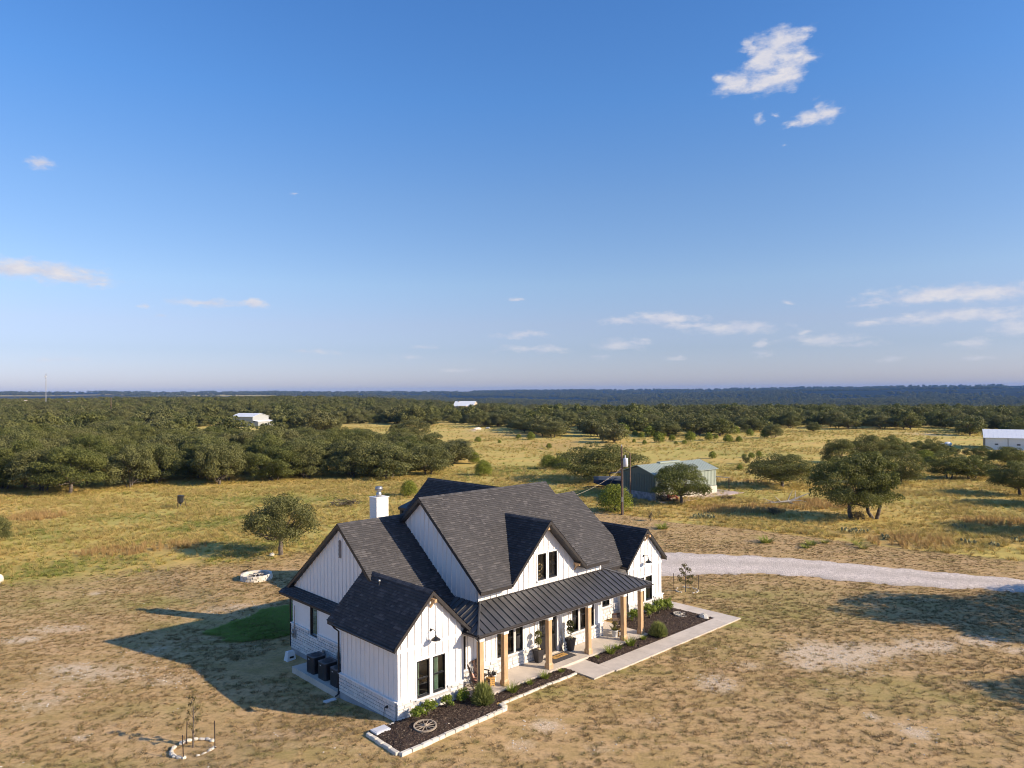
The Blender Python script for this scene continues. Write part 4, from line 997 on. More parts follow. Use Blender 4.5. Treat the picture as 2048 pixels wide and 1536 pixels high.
def wagon_wheel(label, u, d, z, r, tilt, mat='greywood'):
    t = hthing('wagon_wheel', label, 'wheel', u, d, z); t.rotation_euler = (tilt[0], tilt[1], HROT)
    n = 40; rim = MB()
    for (ra, rb, za, zb) in ((r - .065, r, -.03, .03),):
        v = []
        for k in range(n):
            q = 2 * math.pi * k / n
            for rr_, zz in ((ra, za), (rb, za), (rb, zb), (ra, zb)): v.append((rr_ * math.cos(q), rr_ * math.sin(q), zz))
        rim.add(v, [(4 * k + i, 4 * ((k + 1) % n) + i, 4 * ((k + 1) % n) + (i + 1) % 4, 4 * k + (i + 1) % 4) for k in range(n) for i in range(4)])
    rim.build('rim', M[mat], t); MB().lathe([(.04, -.08), (.09, -.06), (.1, 0), (.09, .06), (.05, .09)], 12).build('hub', M[mat], t, True)
    for k in range(12):
        q = 2 * math.pi * k / 12 + .1; MB().tube([(.08 * math.cos(q), .08 * math.sin(q), 0), ((r - .05) * math.cos(q), (r - .05) * math.sin(q), 0)], [.026, .018], 5).build('spoke', M[mat], t)
wagon_wheel('weathered wagon wheel lying in the mulch of the left bed', .42, -1.52, .22, .52, (R(4), R(-3)))
wagon_wheel('pale wagon wheel half sunk in the large right mulch bed', 22.5, -.02, .13, .5, (R(5), R(4)), 'bleached')
def rock(name, label, x, y, sx, sy, sz, seed, z=None, mat='rock', group=None):
    random.seed(seed); mb = MB().ball((0, 0, 0), sx, sy, sz, 9, 6, .16); o = mb.build(name, M[mat], None, False, (x, y, (float(terr(x, y)) if z is None else z) + sz * .35), (0, 0, seed)); return props(o, label, 'rock', group)
x, y = h2w(23.05, -1.42); rock('boulder', 'white boulder at the far corner of the right mulch bed', x, y, .42, .26, .2, 5, .08)
x, y = h2w(1.35, -1.95); rock('small_stone', 'small white stone beside the wagon wheel', x, y, .09, .06, .05, 6, .12)
# ---- foliage tools
def leaf_quads(P, N, size, rs, aspect=.55, up=None):
    """diamond leaves at points P facing roughly N"""
    n = len(P); N = N / np.maximum(np.linalg.norm(N, axis=1, keepdims=True), 1e-6)
    t = rs.normal(size=(n, 3))
    if up is not None: t = t * (1 - up) + np.array([0, 0, 1.0]) * up * 1.6
    a = np.cross(N, t); a /= np.maximum(np.linalg.norm(a, axis=1, keepdims=True), 1e-6); b = np.cross(N, a)
    s = size * rs.uniform(.6, 1.3, (n, 1)); a = a * s * aspect; b = b * s
    V = np.stack([P - b, P + a, P + b, P - a], 1).reshape(-1, 3); return V, np.arange(4 * n).reshape(n, 4)
def blob_leaves(rs, centers, radii, per, size, flat=.7, shell=.55, jitter=.7, aspect=.6):
    Vs, C = [], []
    for c, r, k in zip(centers, radii, per):
        k = int(k); d = rs.normal(size=(k, 3)); d /= np.linalg.norm(d, axis=1, keepdims=True)
        flip = (d[:, 2] < -.35) & (rs.random(k) < .65); d[flip, 2] *= -1
        rad = r * (shell + (1.08 - shell) * rs.random((k, 1)) ** .6); P = c + d * rad * np.array([1, 1, flat])
        N = d + rs.normal(size=(k, 3)) * jitter; V, _ = leaf_quads(P, N, size, rs, aspect)
        Vs.append(V); C.append(np.clip(rs.normal(.45, .2) + rs.normal(0, .2, k), 0, 1))
    V = np.concatenate(Vs); return V, np.arange(len(V)).reshape(-1, 4), np.concatenate(C)
def oak_parts(seed, H, W, nclump, leaves, size, mat, trunks=1, base=.22, flat=.62, dome=.5, spread=1.0, lean=0.0, lowskirt=.3):
    """an oak: branching trunk mesh and a crown of leaf clumps hung on the limb ends"""
    rs = np.random.default_rng(seed); Rw = W / 2; C, rad = [], []
    for i in range(nclump):
        q = i * 2.39996 + rs.uniform(-.4, .4); rho = math.sqrt((i + .5) / nclump) * Rw * .84; f = rho / Rw
        ztop = H * (1 - dome * f ** 2.2); lo = H * (base * .75 + .06 + lowskirt * .3)
        r = W * rs.uniform(.085, .15) * (1.15 - .35 * f)
        z = ztop - r * .7 - (rs.random() ** 1.25) * max(0, (ztop - lo)) * .95
        C.append((rho * math.cos(q) + lean * z, rho * math.sin(q), max(z, lo))); rad.append(r)
    C = np.array(C); rad = np.array(rad); per = leaves * rad ** 2 / (rad ** 2).sum()
    V, Qd, col = blob_leaves(rs, C, rad, per, size, flat, .55, .5)
    crown = big_mesh('crown', V, Qd, mat, col)
    tb = MB(); r0 = .028 * H + .05; hubs = []
    for k in range(trunks):
        q = 2 * math.pi * k / max(trunks, 1) + rs.uniform(0, 2); off = 0 if trunks == 1 else .05 * W
        b = Vector((off * math.cos(q), off * math.sin(q), -.25)); ln = Vector((math.cos(q), math.sin(q), 0)) * (.12 if trunks == 1 else .35) * H * base
        top_ = b + ln + Vector((lean * H * base, 0, H * base + .25)); r1 = r0 / math.sqrt(trunks)
        m1 = b + (top_ - b) * .5 + Vector(rs.normal(0, .04 * H * base, 3)); tb.tube([b, b + Vector((0, 0, .35)), m1, top_], [r1 * 1.5, r1 * 1.1, r1, r1 * .85], 7); hubs.append((top_, r1 * .8))
    pick = rs.permutation(len(C))[:min(len(C), 16)]
    for j in pick:
        e = Vector(C[j]); h, r1 = min(hubs, key=lambda t: (t[0] - e).length); m1 = h + (e - h) * .45 + Vector((rs.normal(0, .05 * W), rs.normal(0, .05 * W), -.04 * H + rs.normal(0, .03 * H)))
        tb.tube([h, h + (m1 - h) * .5 + Vector((0, 0, .02 * H)), m1, e], [r1 * .6, r1 * .45, r1 * .32, r1 * .1], 5, False)
    return tb.mesh('trunk', M['bark'], True), crown
def tree_thing(name, label, cat, meshes, loc, rz, sc, group=None):
    t = thing(name, label, cat, loc, rz, group); t.scale = sc if hasattr(sc, '__len__') else (sc, sc, sc)
    put('trunk', meshes[0], t); put('crown', meshes[1], t); return t
def px_tree(name, label, meshes, H0, W0, px, py, top_y, wpx, rz=None, group=None, cat='tree'):
    """place a tree of mesh size H0 x W0 on the ground point where it stands, at its real size"""
    x, y, z = gp(px, py); h = (py - top_y) * y / FOC; w = wpx * y / FOC
    return tree_thing(name, label, cat, meshes, (x, y, z - .05), random.uniform(0, 6.28) if rz is None else rz, (w / W0, w / W0, h / H0), group)
def cedar_parts(seed, H, W, leaves, size, mat):
    rs = np.random.default_rng(seed); C, rad = [], []
    for i in range(26):
        z = H * (.12 + .8 * (i + .5) / 26); f = math.sin(math.pi * min(1, (z / H) * .82 + .2)) ** .7; q = i * 2.4; rho = W / 2 * f * .62
        C.append((rho * math.cos(q), rho * math.sin(q), z)); rad.append(W * .19 * (.7 + .5 * f))
    C, rad = np.array(C), np.array(rad); V, Qd, col = blob_leaves(rs, C, rad, leaves * rad ** 2 / (rad ** 2).sum(), size, 1.0, .6, .6, .45)
    return MB().tube([(0, 0, -.2), (0, 0, H * .5)], [.05 * W, .02 * W], 6).mesh('trunk', M['bark']), big_mesh('crown', V, Qd, mat, col)
def shrub_mesh(seed, H, W, leaves, size, mat, aspect=.42, clumps=14):
    rs = np.random.default_rng(seed); C, rad = [], []
    for i in range(clumps):
        q = i * 2.4; rho = W / 2 * .7 * math.sqrt((i + .3) / clumps); z = H * rs.uniform(.3, .82) * (1 - .35 * (rho / (W / 2)) ** 2)
        C.append((rho * math.cos(q), rho * math.sin(q), z)); rad.append(W * rs.uniform(.13, .2))
    C, rad = np.array(C), np.array(rad); V, Qd, col = blob_leaves(rs, C, rad, leaves * rad ** 2 / (rad ** 2).sum(), size, 1.1, .3, .8, aspect); V[:, 2] = np.maximum(V[:, 2], .01)
    st = MB()
    for c in C[:8]: st.tube([(0, 0, -.05), (c[0] * .5, c[1] * .5, c[2] * .5), tuple(c)], [.02, .012, .004], 4, False)
    return st.mesh('stems', M['bark']), big_mesh('foliage', V, Qd, mat, col)
def blade_mesh(seed, n, H, W, mat, width=.02, bend=.6, name='foliage', segs=3, upright=.5):
    rs = np.random.default_rng(seed); V, F, C = [], [], []
    for i in range(n):
        q = rs.uniform(0, 6.283); rr = W * .28 * math.sqrt(rs.random()); b = np.array([rr * math.cos(q), rr * math.sin(q), -.02]); q2 = q + rs.normal(0, .5)
        o = np.array([math.cos(q2), math.sin(q2), 0]); L = H * rs.uniform(.6, 1.1); s = np.array([-o[1], o[0], 0]) * width * rs.uniform(.7, 1.3); lean = rs.uniform(.1, 1.0) * (1 - upright) * W / H + .05
        k0 = len(V); c = np.clip(rs.normal(.5, .25), 0, 1)
        for k in range(segs + 1):
            t = k / segs; p = b + o * (lean * L * t + bend * W * .35 * t * t) + np.array([0, 0, L * (t - .22 * bend * t * t)]); w = 1 - .85 * t; V += [p - s * w, p + s * w]
        for k in range(segs): F.append((k0 + 2 * k, k0 + 2 * k + 1, k0 + 2 * k + 3, k0 + 2 * k + 2)); C.append(c)
    return big_mesh(name, V, F, mat, C)
# ---- planting in the beds
def bed_plant(name, label, cat, meshes, u, d, sc=1.0, z=.1, group=None):
    t = hthing(name, label, cat, u, d, z, random.uniform(0, 6.28), group); t.scale = (sc,) * 3
    for nm, me in meshes: put(nm, me, t)
    return t
SH = [shrub_mesh(100 + i, .62, .72, 620, .055, M['shrubleaf']) for i in range(4)]
def sh(i): return [('stems', SH[i % 4][0]), ('foliage', SH[i % 4][1])]
bed_plant('shrub', 'bright green shrub at the front corner of the left wing', 'shrub', sh(0), .55, -.72, 1.12)
bed_plant('shrub', 'bright green shrub under the left sash of the wing window', 'shrub', sh(1), 1.35, -.55, 1.15)
bed_plant('shrub', 'smaller green shrub under the right end of the wing window', 'shrub', sh(2), 2.45, -.55, 1.0)
bed_plant('shrub', 'green shrub between the wing corner and the big rosemary', 'shrub', sh(3), 3.35, -.55, 1.12)
bed_plant('shrub', 'tall green shrub nearest the last porch post of the right bed', 'shrub', sh(1), 19.2, 1.35, 1.25)
bed_plant('shrub', 'tall green shrub left of the far wing window', 'shrub', sh(0), 20.45, 1.0, 1.5)
bed_plant('shrub', 'tall green shrub under the far wing window', 'shrub', sh(2), 21.6, 1.15, 1.55)
bed_plant('shrub', 'green shrub at the outer corner of the far wing', 'shrub', sh(3), 22.7, 1.2, 1.5)
def rosemary(seed, H, W, n=900):
    rs = np.random.default_rng(seed); d = rs.normal(size=(n, 3)); d[:, 2] = np.abs(d[:, 2]) + .15; d /= np.linalg.norm(d, axis=1, keepdims=True)
    V, F, C = [], [], []
    for v in d:
        L = rs.uniform(.75, 1.06); tip = v * np.array([W / 2, W / 2, H]) * L; up = np.array([0, 0, .12]); st = tip * rs.uniform(.25, .55)
        s = np.cross(v, rs.normal(size=3)); s = s / np.linalg.norm(s) * .016; k = len(V); m = (st + tip) / 2 + s * .3
        V += [st - s * .6, st + s * .6, m + s * 1.3, tip + up * .3, m - s * 1.3]; F += [(k, k + 1, k + 2, k + 4), (k + 4, k + 2, k + 3, k + 3)]; c = np.clip(rs.normal(.5, .25), 0, 1); C += [c, c]
    V = np.array(V); m_ = MB(); m_.v = [tuple(v) for v in V]; m_.f = [f if f[2] != f[3] else f[:3] for f in F]; m_.c = C
    return m_.mesh('foliage', M['rosemary'])
ro = rosemary(7, .95, 1.15, 1500)
bed_plant('rosemary_bush', 'large feathery rosemary bush beside the first porch post', 'bush', [('foliage', ro)], 3.95, -1.35, 1.12)
bed_plant('rosemary_bush', 'round rosemary bush beside the concrete walk past the porch', 'bush', [('foliage', rosemary(8, .85, 1.25, 1500))], 17.95, -1.45, 1.05)
GC = [blade_mesh(200 + i, 130, .42, .55, M['shrubleaf'], .014, .7) for i in range(3)]
for i, (u, d, s, lb) in enumerate([(5.9, -1.35, 1.15, 'arching grass clump nearest the rosemary in the middle bed'), (7.15, -1.3, .75, 'small dark shrub-like clump second along the middle bed'), (8.25, -1.3, 1.0, 'grass clump third along the middle bed'), (9.5, -1.32, .62, 'smallest grass clump at the walk end of the middle bed'),
        (12.45, -1.3, .5, 'little dry clump at the near end of the right bed'), (13.55, -1.35, 1.2, 'arching grass clump across the walk from the doormat'), (14.45, -1.2, .85, 'upright grass clump between two arching ones'), (15.45, -1.3, 1.25, 'largest arching grass clump before the fifth post'), (16.75, -1.25, .75, 'small clump beside the round rosemary')]):
    bed_plant('grass_clump', lb, 'plant', [('foliage', GC[i % 3])], u, d, s, .1)
# ---- things on the porch
def rocking_chair(label, u, d, rz):
    t = hthing('rocking_chair', label, 'chair', u, d, .2, rz)
    for sx in (-.27, .27):
        MB().tube([(sx, -.45, .10), (sx, -.2, .035), (sx, .05, .022), (sx, .3, .06), (sx, .52, .16)], .02, 5).build('rocker', M['darkwood'], t)
        MB().tube([(sx, -.22, .04), (sx, -.24, .62)], .02, 5).build('front_leg', M['darkwood'], t); MB().tube([(sx, .2, .04), (sx, .2, .42), (sx, .38, 1.12)], .02, 5).build('back_post', M['darkwood'], t)
        MB().box(sx - .045, sx + .045, -.30, .24, .61, .64).build('arm', M['darkwood'], t)
    MB().prism([(-.27, -.27, .42), (.27, -.27, .42), (.25, .22, .38), (-.25, .22, .38)], (0, 0, .03)).build('seat', M['darkwood'], t)
    for i in range(7):
        x = -.22 + i * .073; MB().prism([(x - .022, .22, .48), (x + .022, .22, .48), (x + .022, .37, 1.06), (x - .022, .37, 1.06)], (0, .015, .004)).build('back_slat', M['darkwood'], t)
    MB().box(-.29, .29, .355, .39, 1.04, 1.15).build('top_rail', M['darkwood'], t); MB().box(-.27, .27, -.24, -.215, .2, .23).build('stretcher', M['darkwood'], t)
    return t
def cushion(label, u, d, rz):
    c = hthing('cushion', label, 'cushion', u, d, .66, rz); MB().ball((0, 0, .17), .18, .075, .17, 12, 8).build('pillow', M['cushion'], c, True, (0, .12, 0), (R(-15), 0, 0)); MB().ball((0, -.04, 0), .24, .24, .045, 12, 6).build('seat_pad', M['cushion'], c, True, (0, 0, .005), (0, 0, 0))
rocking_chair('dark rocking chair with coral pillow beside the first porch post', 4.72, .05, R(62)); cushion('coral patterned pillow on the rocking chair by the first post', 4.72, .05, R(62))
rocking_chair('dark rocking chair half hidden behind the first porch post', 5.35, .35, R(15)); 
rocking_chair('dark rocking chair behind the fifth porch post', 16.35, .25, R(-20)); 
def side_crate(label, u, d):
    t = hthing('side_table', label, 'table', u, d, .2)
    MB().box(-.17, .17, -.17, .17, .40, .44).build('table_top', M['honey'], t)
    for sx in (-.13, .13):
        for sy in (-.13, .13): MB().box(sx - .025, sx + .025, sy - .025, sy + .025, 0, .40).build('leg', M['honey'], t)
    for i in range(3): MB().box(-.16, .16, -.155, -.135, .08 + i * .1, .15 + i * .1).build('slat', M['honey'], t)
side_crate('honey wood side table right of the first porch post', 5.45, -.22); side_crate('honey wood side table left of the fifth post', 16.05, -.15)
jr = hthing('dark_jar', 'small dark jar on the honey wood side table', 'jar', 5.5, -.24, .64); MB().lathe([(.05, 0), (.07, .05), (.06, .1), (.03, .12)], 10).build('jar_body', M['darkwood'], jr, True)
def pot_plant(label, u, d, leafm, H, pot=(.2, .17, .34), tall=0.0):
    t = hthing('potted_plant', label, 'plant', u, d, .2); a, b, h = pot
    p = MB().lathe([(b, 0), (b + .01, .02), (a, h - .05), (a + .015, h - .045), (a + .015, h), (a - .02, h), (a - .03, h - .06)], 18).build('pot', M['whitepot'], t, True)
    f = blade_mesh(int(u * 10), 60, H, .5, leafm, .03, .5); put('foliage', f, t, (0, 0, h - .05))
    if tall: put('foliage', shrub_mesh(int(u), .45, .4, 160, .07, M['dryleaf'])[1], t, (0, 0, h + .15))
pot_plant('white pot of dark trailing leaves by the second post', 5.95, .2, M['purpleleaf'], .22)
pot_plant('white bucket pot of leggy flowers left of the fifth post', 15.75, .12, M['topiary'], .3, (.2, .17, .4), 1)
def topiary(label, u, d):
    t = hthing('topiary', label, 'topiary', u, d, .2, R(0)); s = 1.41
    MB().lathe([(.15 * s, 0), (.235 * s, .66), (.245 * s, .66), (.245 * s, .7), (.21 * s, .7), (.2 * s, .64)], 4, (0, 0, 0), rot0=R(45)).build('planter', M['brownpot'], t)
    MB().tube([(0, 0, .6), (0, 0, 1.75)], .018, 6).build('stem', M['darkwood'], t)
    rs = np.random.default_rng(int(u * 10)); 
    for z, r in ((1.12, .2), (1.5, .19)):
        V, Q_, c = blob_leaves(rs, np.array([[0, 0, z]]), [r], [380], .04, 1.0, .8, .5, .7); put('leaf_ball', big_mesh('leaf_ball', V, Q_, M['topiary'], c), t)
    MB().tube([(0, 0, 1.68), (.01, 0, 1.82)], [.025, .01], 5).build('tip', M['topiary'], t)
    MB().ball((.02, -.02, .72), .12, .12, .05, 8, 5, .1).build('moss', M['wreath'], t)
topiary('double-ball topiary in charcoal planter left of the front door', 9.5, .40); topiary('double-ball topiary in charcoal planter right of the front door', 12.1, .42)
rug = hthing('rug', 'charcoal plaid rug under the doormat at the front door', 'rug', 10.85, .12, .202)
def plaid_mat():
    q = NT('charcoal_plaid_weave'); w = q.n('ShaderNodeTexWave', wave_type='BANDS', bands_direction='X'); w.inputs['Scale'].default_value = 2.6; q.l(q.coord('Object'), w.inputs['Vector'])
    w2 = q.n('ShaderNodeTexWave', wave_type='BANDS', bands_direction='Y'); w2.inputs['Scale'].default_value = 2.6; q.l(q.coord('Object'), w2.inputs['Vector'])
    c = q.mix(q.math('MULTIPLY_ADD', w.outputs['Fac'], .5, q.math('MULTIPLY', w2.outputs['Fac'], .5)), (.03, .028, .032), (.095, .088, .09)); return q.done(c, .95)
MB().box(-.92, .92, -.5, .42, 0, .012).build('weave', plaid_mat(), rug)
mt_ = hthing('doormat', 'tan coir doormat with dark lettering in front of the door', 'doormat', 10.95, .22, .216); MB().box(-.55, .55, -.19, .19, 0, .014).build('coir', M['honey'], mt_)
lt = MB()   # the mat's dark script, unreadable in the photograph, kept as short brushed strokes
for i, x0 in enumerate((-.3, -.2, -.1, 0, .1, .2)): lt.tube([(x0, -.05, .016), (x0 + .03, .06 if i % 2 else .02, .016), (x0 + .06, -.05, .016), (x0 + .09, -.02, .016)], .007, 4)
lt.build('lettering', M['darkwood'], mt_)
sg = hthing('welcome_sign', 'cream round-ended wooden sign leaning beside the front door', 'sign', 11.78, .56, .2, R(0)); 
MB().prism([(-.09, 0, .3), (.09, 0, .3), (.09, .13, 1.25), (-.09, .13, 1.25)], (0, .025, .003)).build('board', M['plaque'], sg)
cp = [(.24 * math.cos(2 * math.pi * k / 24), -.03 + .04 * (.26 + .24 * math.sin(2 * math.pi * k / 24)), .27 + .27 * math.sin(2 * math.pi * k / 24)) for k in range(24)]
MB().prism(cp, (0, -.025, .0)).build('round_plaque', M['plaque'], sg)
mk = MB()
for cx, cz in ((-.09, .36), (.09, .36), (-.09, .2), (.09, .2)): mk.prism([(cx - .045, -.065, cz - .03), (cx + .045, -.065, cz - .03), (cx + .03, -.062, cz + .045), (cx - .05, -.062, cz + .03)], (0, -.004, 0))
mk.build('printed_mark', M['black'], sg)
def pendant(label, u, d):
    t = hthing('pendant_lantern', label, 'lantern', u, d, 2.36); g = MB(); r, h = .2, .42
    a = [(r * math.cos(k * math.pi / 3), r * math.sin(k * math.pi / 3), h * .42) for k in range(6)]; b = [(r * .55 * math.cos(k * math.pi / 3 + .5), r * .55 * math.sin(k * math.pi / 3 + .5), .02) for k in range(6)]
    for k in range(6):
        for p, q in ((a[k], a[(k + 1) % 6]), (b[k], b[(k + 1) % 6]), (a[k], b[k]), (a[k], b[(k - 1) % 6]), (a[k], (0, 0, h))): g.tube([p, q], .007, 4)
    g.build('wire_cage', M['gold'], t); MB().tube([(0, 0, h), (0, 0, .73)], .008, 5).build('rod', M['gold'], t); MB().ball((0, 0, .2), .04, .04, .06, 8, 6).build('bulb', M['whitepot'], t, True)
pendant('brass wire pendant lantern hanging left of the front door', 8.95, .28); pendant('brass wire pendant lantern hanging right of the front door', 11.85, .28)
wr = hthing('wreath', 'wreath of warm light bulbs inside the left dormer window', 'wreath', 10.2, .95, 5.05); 
for cz, r, n in ((.1, .19, 22), (-.38, .12, 10)):
    m_ = MB()
    for k in range(n): q = 2 * math.pi * k / n; m_.ball((r * math.cos(q), 0, cz + r * math.sin(q)), .04, .03, .04, 6, 4, .2)
    m_.build('light_bulbs', M['wreath'], wr)  # bulbs do not emit; their warm glow is put into the cream colour
# ---- yard: saplings with stone rings, fire pit, feeder
def stakes(pts):
    for (px, py, ty, lb) in pts:
        x, y, z = gp(px, py); h = (py - ty) * y / FOC
        s = thing('steel_stake', lb, 'stake', (x, y, z - .08)); s.rotation_euler = (R(random.uniform(-2, 2)), R(random.uniform(-3, 3)), 0); m_ = MB(); m_.box(-.02, .02, -.004, .004, 0, h + .08); m_.box(-.004, .004, .004, .03, 0, h + .08); m_.build('tee_section', M['rust'], s); MB().box(-.045, .045, .031, .036, .02, .12).build('anchor_plate', M['rust'], s)
def stone_ring(label, px, py, wpx, n, seed, size=.16):
    x, y, z = gp(px, py); t = thing('stone_ring', label, 'stones', (x, y, z)); r = wpx * y / FOC / 2; rs = random.Random(seed)
    for k in range(n):
        if rs.random() < .12: continue
        q = 2 * math.pi * k / n + rs.uniform(-.05, .05); sx, sy, sz = size * rs.uniform(.8, 1.6), size * rs.uniform(.6, .9), size * rs.uniform(.4, .7); random.seed(seed + k)
        MB().ball((0, 0, 0), sx, sy, sz, 8, 5, .14).build('rock', M['rock'], t, False, (r * math.cos(q), r * math.sin(q), sz * .5), (0, 0, q + R(90)))
    return t
stone_ring('ring of white rocks around the sapling in the lower left lawn', 387, 1498, 80, 20, 3, .125); stone_ring('ring of pale rocks around the sapling beside the gravel drive', 1374, 1181, 44, 16, 4, .10)
stakes([(430, 1497, 1442, 'dark steel stake right of the lower left sapling'), (373, 1487, 1443, 'dark steel stake behind the lower left sapling'), (367, 1517, 1470, 'leaning dark stake at the front of the lower left stone ring'),
        (1348, 1178, 1147, 'dark steel stake left of the sapling by the drive'), (1397, 1178, 1151, 'dark steel stake right of the sapling by the drive')])
def sapling(label, px, py, ty, wpx, seed, mat, leaves):
    x, y, z = gp(px, py); h = (py - ty) * y / FOC; w = wpx * y / FOC; rs = np.random.default_rng(seed); C, rad = [], []
    for i in range(13):
        t = .3 + .68 * i / 13; f = math.sin(math.pi * (t * .85 + .1)); q = i * 2.4; C.append((w * .34 * f * math.cos(q), w * .34 * f * math.sin(q), h * t)); rad.append(w * rs.uniform(.1, .17))
    V, Qd, c = blob_leaves(rs, np.array(C), np.array(rad), [leaves / 13] * 13, .06, 1.0, .2, .9, .6)
    tb = MB().tube([(0, 0, -.1), (.02, 0, h * .5), (0, .02, h * .97)], [.035, .025, .008], 6)
    for cc in C: tb.tube([(0, 0, cc[2] - .12 * h), tuple(cc)], [.012, .005], 4, False)
    return tree_thing('sapling', label, 'sapling', (tb.mesh('trunk', M['bark']), big_mesh('crown', V, Qd, mat, c)), (x, y, z), 0, 1)
sapling('thin olive sapling inside the stone ring in the lower left lawn', 386, 1494, 1388, 34, 4, M['dryleaf'], 230); sapling('young bronze-leaved sapling standing beside the gravel drive', 1371, 1184, 1127, 38, 6, M['dryleaf'], 620)
fx, fy, fz = gp(513, 1158); fp = thing('fire_pit', 'round fire pit of cream limestone blocks behind the house', 'fire pit', (fx, fy, fz - .05))
rf = random.Random(2)
for row, n in ((0, 20), (1, 20), (2, 19)):
    for k in range(n):
        q = 2 * math.pi * (k + .5 * (row % 2)) / n + rf.uniform(-.02, .02); r = 1.12 + rf.uniform(-.02, .02)
        put('block', BLK[rf.randrange(5)], fp, (r * math.cos(q), r * math.sin(q), .08 + row * .17), (0, 0, q + R(90)), (.35, .22, .165))
MB().lathe([(1.02, .12), (.7, .3), (.3, .36), (.02, .34)], 24).build('ash_bed', M['ash'], fp, True)
for k in range(9): q = k * .7; MB().tube([(.7 * math.cos(q), .7 * math.sin(q), .36), (-.3 * math.cos(q + .4), -.4 * math.sin(q), .46)], .04, 6).build('log', M['bleached'] if k % 3 else M['ash'], fp)
gx_, gy_, gz_ = gp(486, 1150); gt = thing('grill_rack', 'small dark metal grill rack leaning by the fire pit', 'rack', (gx_, gy_ + .5, gz_)); 
for i in range(5): MB().tube([(-.35, i * .12, .02), (.35, i * .12 + .05, .42)], .015, 4).build('bar', M['black'], gt)
MB().tube([(-.45, .25, .02), (-.45, .25, .5), (.4, .25, .5), (.4, .25, .02)], .02, 5).build('frame', M['black'], gt)
rx, ry, rz_ = gp(544, 1112); rock('boulder', 'white rock under the lone round oak', rx, ry, .35, .25, .22, 8); rx, ry, rz_ = gp(-2, 1166); rock('boulder', 'white limestone block cut by the left picture edge', rx, ry, .3, .3, .55, 9)
fdx, fdy, fdz = gp(361, 1017); fd = thing('deer_feeder', 'dark barrel game feeder on tripod legs at the wood edge', 'feeder', (fdx, fdy, fdz))
MB().lathe([(.05, .55), (.33, .85), (.38, .95), (.38, 1.65), (.40, 1.66), (.40, 1.72), (.1, 1.78)], 14).build('barrel', M['acdark'], fd, True)
for k in range(3): q = 2 * math.pi * k / 3 + .5; MB().tube([(.75 * math.cos(q), .75 * math.sin(q), -.05), (.38 * math.cos(q), .38 * math.sin(q), 1.7)], .03, 5).build('leg', M['rust'], fd)
MB().box(-.07, .07, -.07, .07, .4, .55).build('spinner', M['galv'], fd)

# ------------------------------------------------------------------ trees, one by one where they stand
OAK = [oak_parts(300 + i, 7.0, 10.0, n, lv, .105, M['oakleaf'], tr, bs, .62, dm, lowskirt=ls) for i, (n, lv, tr, bs, dm, ls) in enumerate([(64, 20000, 1, .2, .5, .3), (70, 21000, 2, .16, .45, .1), (60, 19000, 3, .14, .55, .1), (74, 22000, 1, .18, .4, .3)])]
OAKG = [oak_parts(320 + i, 7.0, 10.0, n, lv, .13, M['oakleaf2'], tr, bs, .65, dm) for i, (n, lv, tr, bs, dm) in enumerate([(58, 14000, 2, .10, .55), (64, 15000, 1, .10, .5), (54, 13000, 3, .08, .55)])]
MID = [oak_parts(340 + i, 7.0, 10.0, 36, 3600, .24, M['oakleaf'] if i % 2 else M['oakleaf2'], 1, .09, .7, .5) for i in range(5)]
CED = [cedar_parts(360 + i, 3.0, 3.4, 9000, .075, M['cedarleaf']) for i in range(2)]
CEDL = [cedar_parts(364 + i, 3.0, 3.2, 1400, .18, M['cedarleaf']) for i in range(2)]
ROUND = oak_parts(371, 5.8, 7.2, 70, 17000, .085, M['oakleaf2'], 1, .28, .8, .42, lean=.0, lowskirt=.32)
px_tree('oak_tree', 'lone round oak standing on the lawn beyond the chimney', ROUND, 5.8, 7.2, 562, 1110, 986, 150, 1.0)
px_tree('oak_tree', 'oak crown cut by the left picture edge', ROUND, 5.8, 7.2, -14, 1096, 1030, 72, 2.2)
px_tree('oak_tree', 'large dark oak left of the pair in the right field', OAK[0], 7, 10, 1702, 1037, 893, 168, .4)
px_tree('oak_tree', 'slimmer forked oak right of the pair in the right field', oak_parts(372, 8.2, 6.0, 64, 15000, .105, M['oakleaf'], 2, .2, .8, .4), 8.2, 6, 1750, 1037, 898, 108, .9)
px_tree('oak_tree', 'low spreading oak with several trunks left of the big pair', OAK[3], 7, 10, 1564, 974, 904, 142, 0)
px_tree('oak_tree', 'dark oak at the right picture edge above the field', OAK[3], 7, 10, 2040, 990, 918, 120, 1)
px_tree('oak_tree', 'spreading oak left of two below the white shed', OAK[1], 7, 10, 1898, 958, 898, 92, 1.7)
px_tree('oak_tree', 'spreading oak right of two below the white shed', OAK[2], 7, 10, 1944, 958, 902, 96, 2.7)
px_tree('oak_tree', 'oak in front of the sunlit wall of the green barn', OAK[0], 7, 10, 1364, 1008, 920, 124, 2.1)
px_tree('oak_tree', 'wide low-limbed oak behind the green barn and pole', OAK[1], 7, 10, 1200, 962, 882, 190, 5.1)
for (px, py, ty, w, k, lb) in [(1678, 942, 871, 76, 0, 'airy oak peeping over the left of the big pair'), (1738, 928, 866, 84, 3, 'dense dark oak directly behind the big pair'), (1788, 925, 867, 70, 1, 'dark oak behind the forked tree of the pair'), (1800, 968, 888, 110, 2, 'broad oak just behind and right of the forked oak'),
        (1834, 915, 878, 44, 0, 'small oak between the dark group and the white shed'), (1866, 915, 875, 56, 1, 'grey oak left of the bright juniper'), (1893, 912, 886, 40, 2, 'thin-crowned oak with a pale trunk left of the small trees'), (1965, 917, 889, 46, 1, 'little oak in front of the corner of the white shed'), (2018, 932, 891, 84, 3, 'round oak in front of the white shed wall')]:
    px_tree('oak_tree', lb, OAK[k], 7, 10, px, py, ty, w)
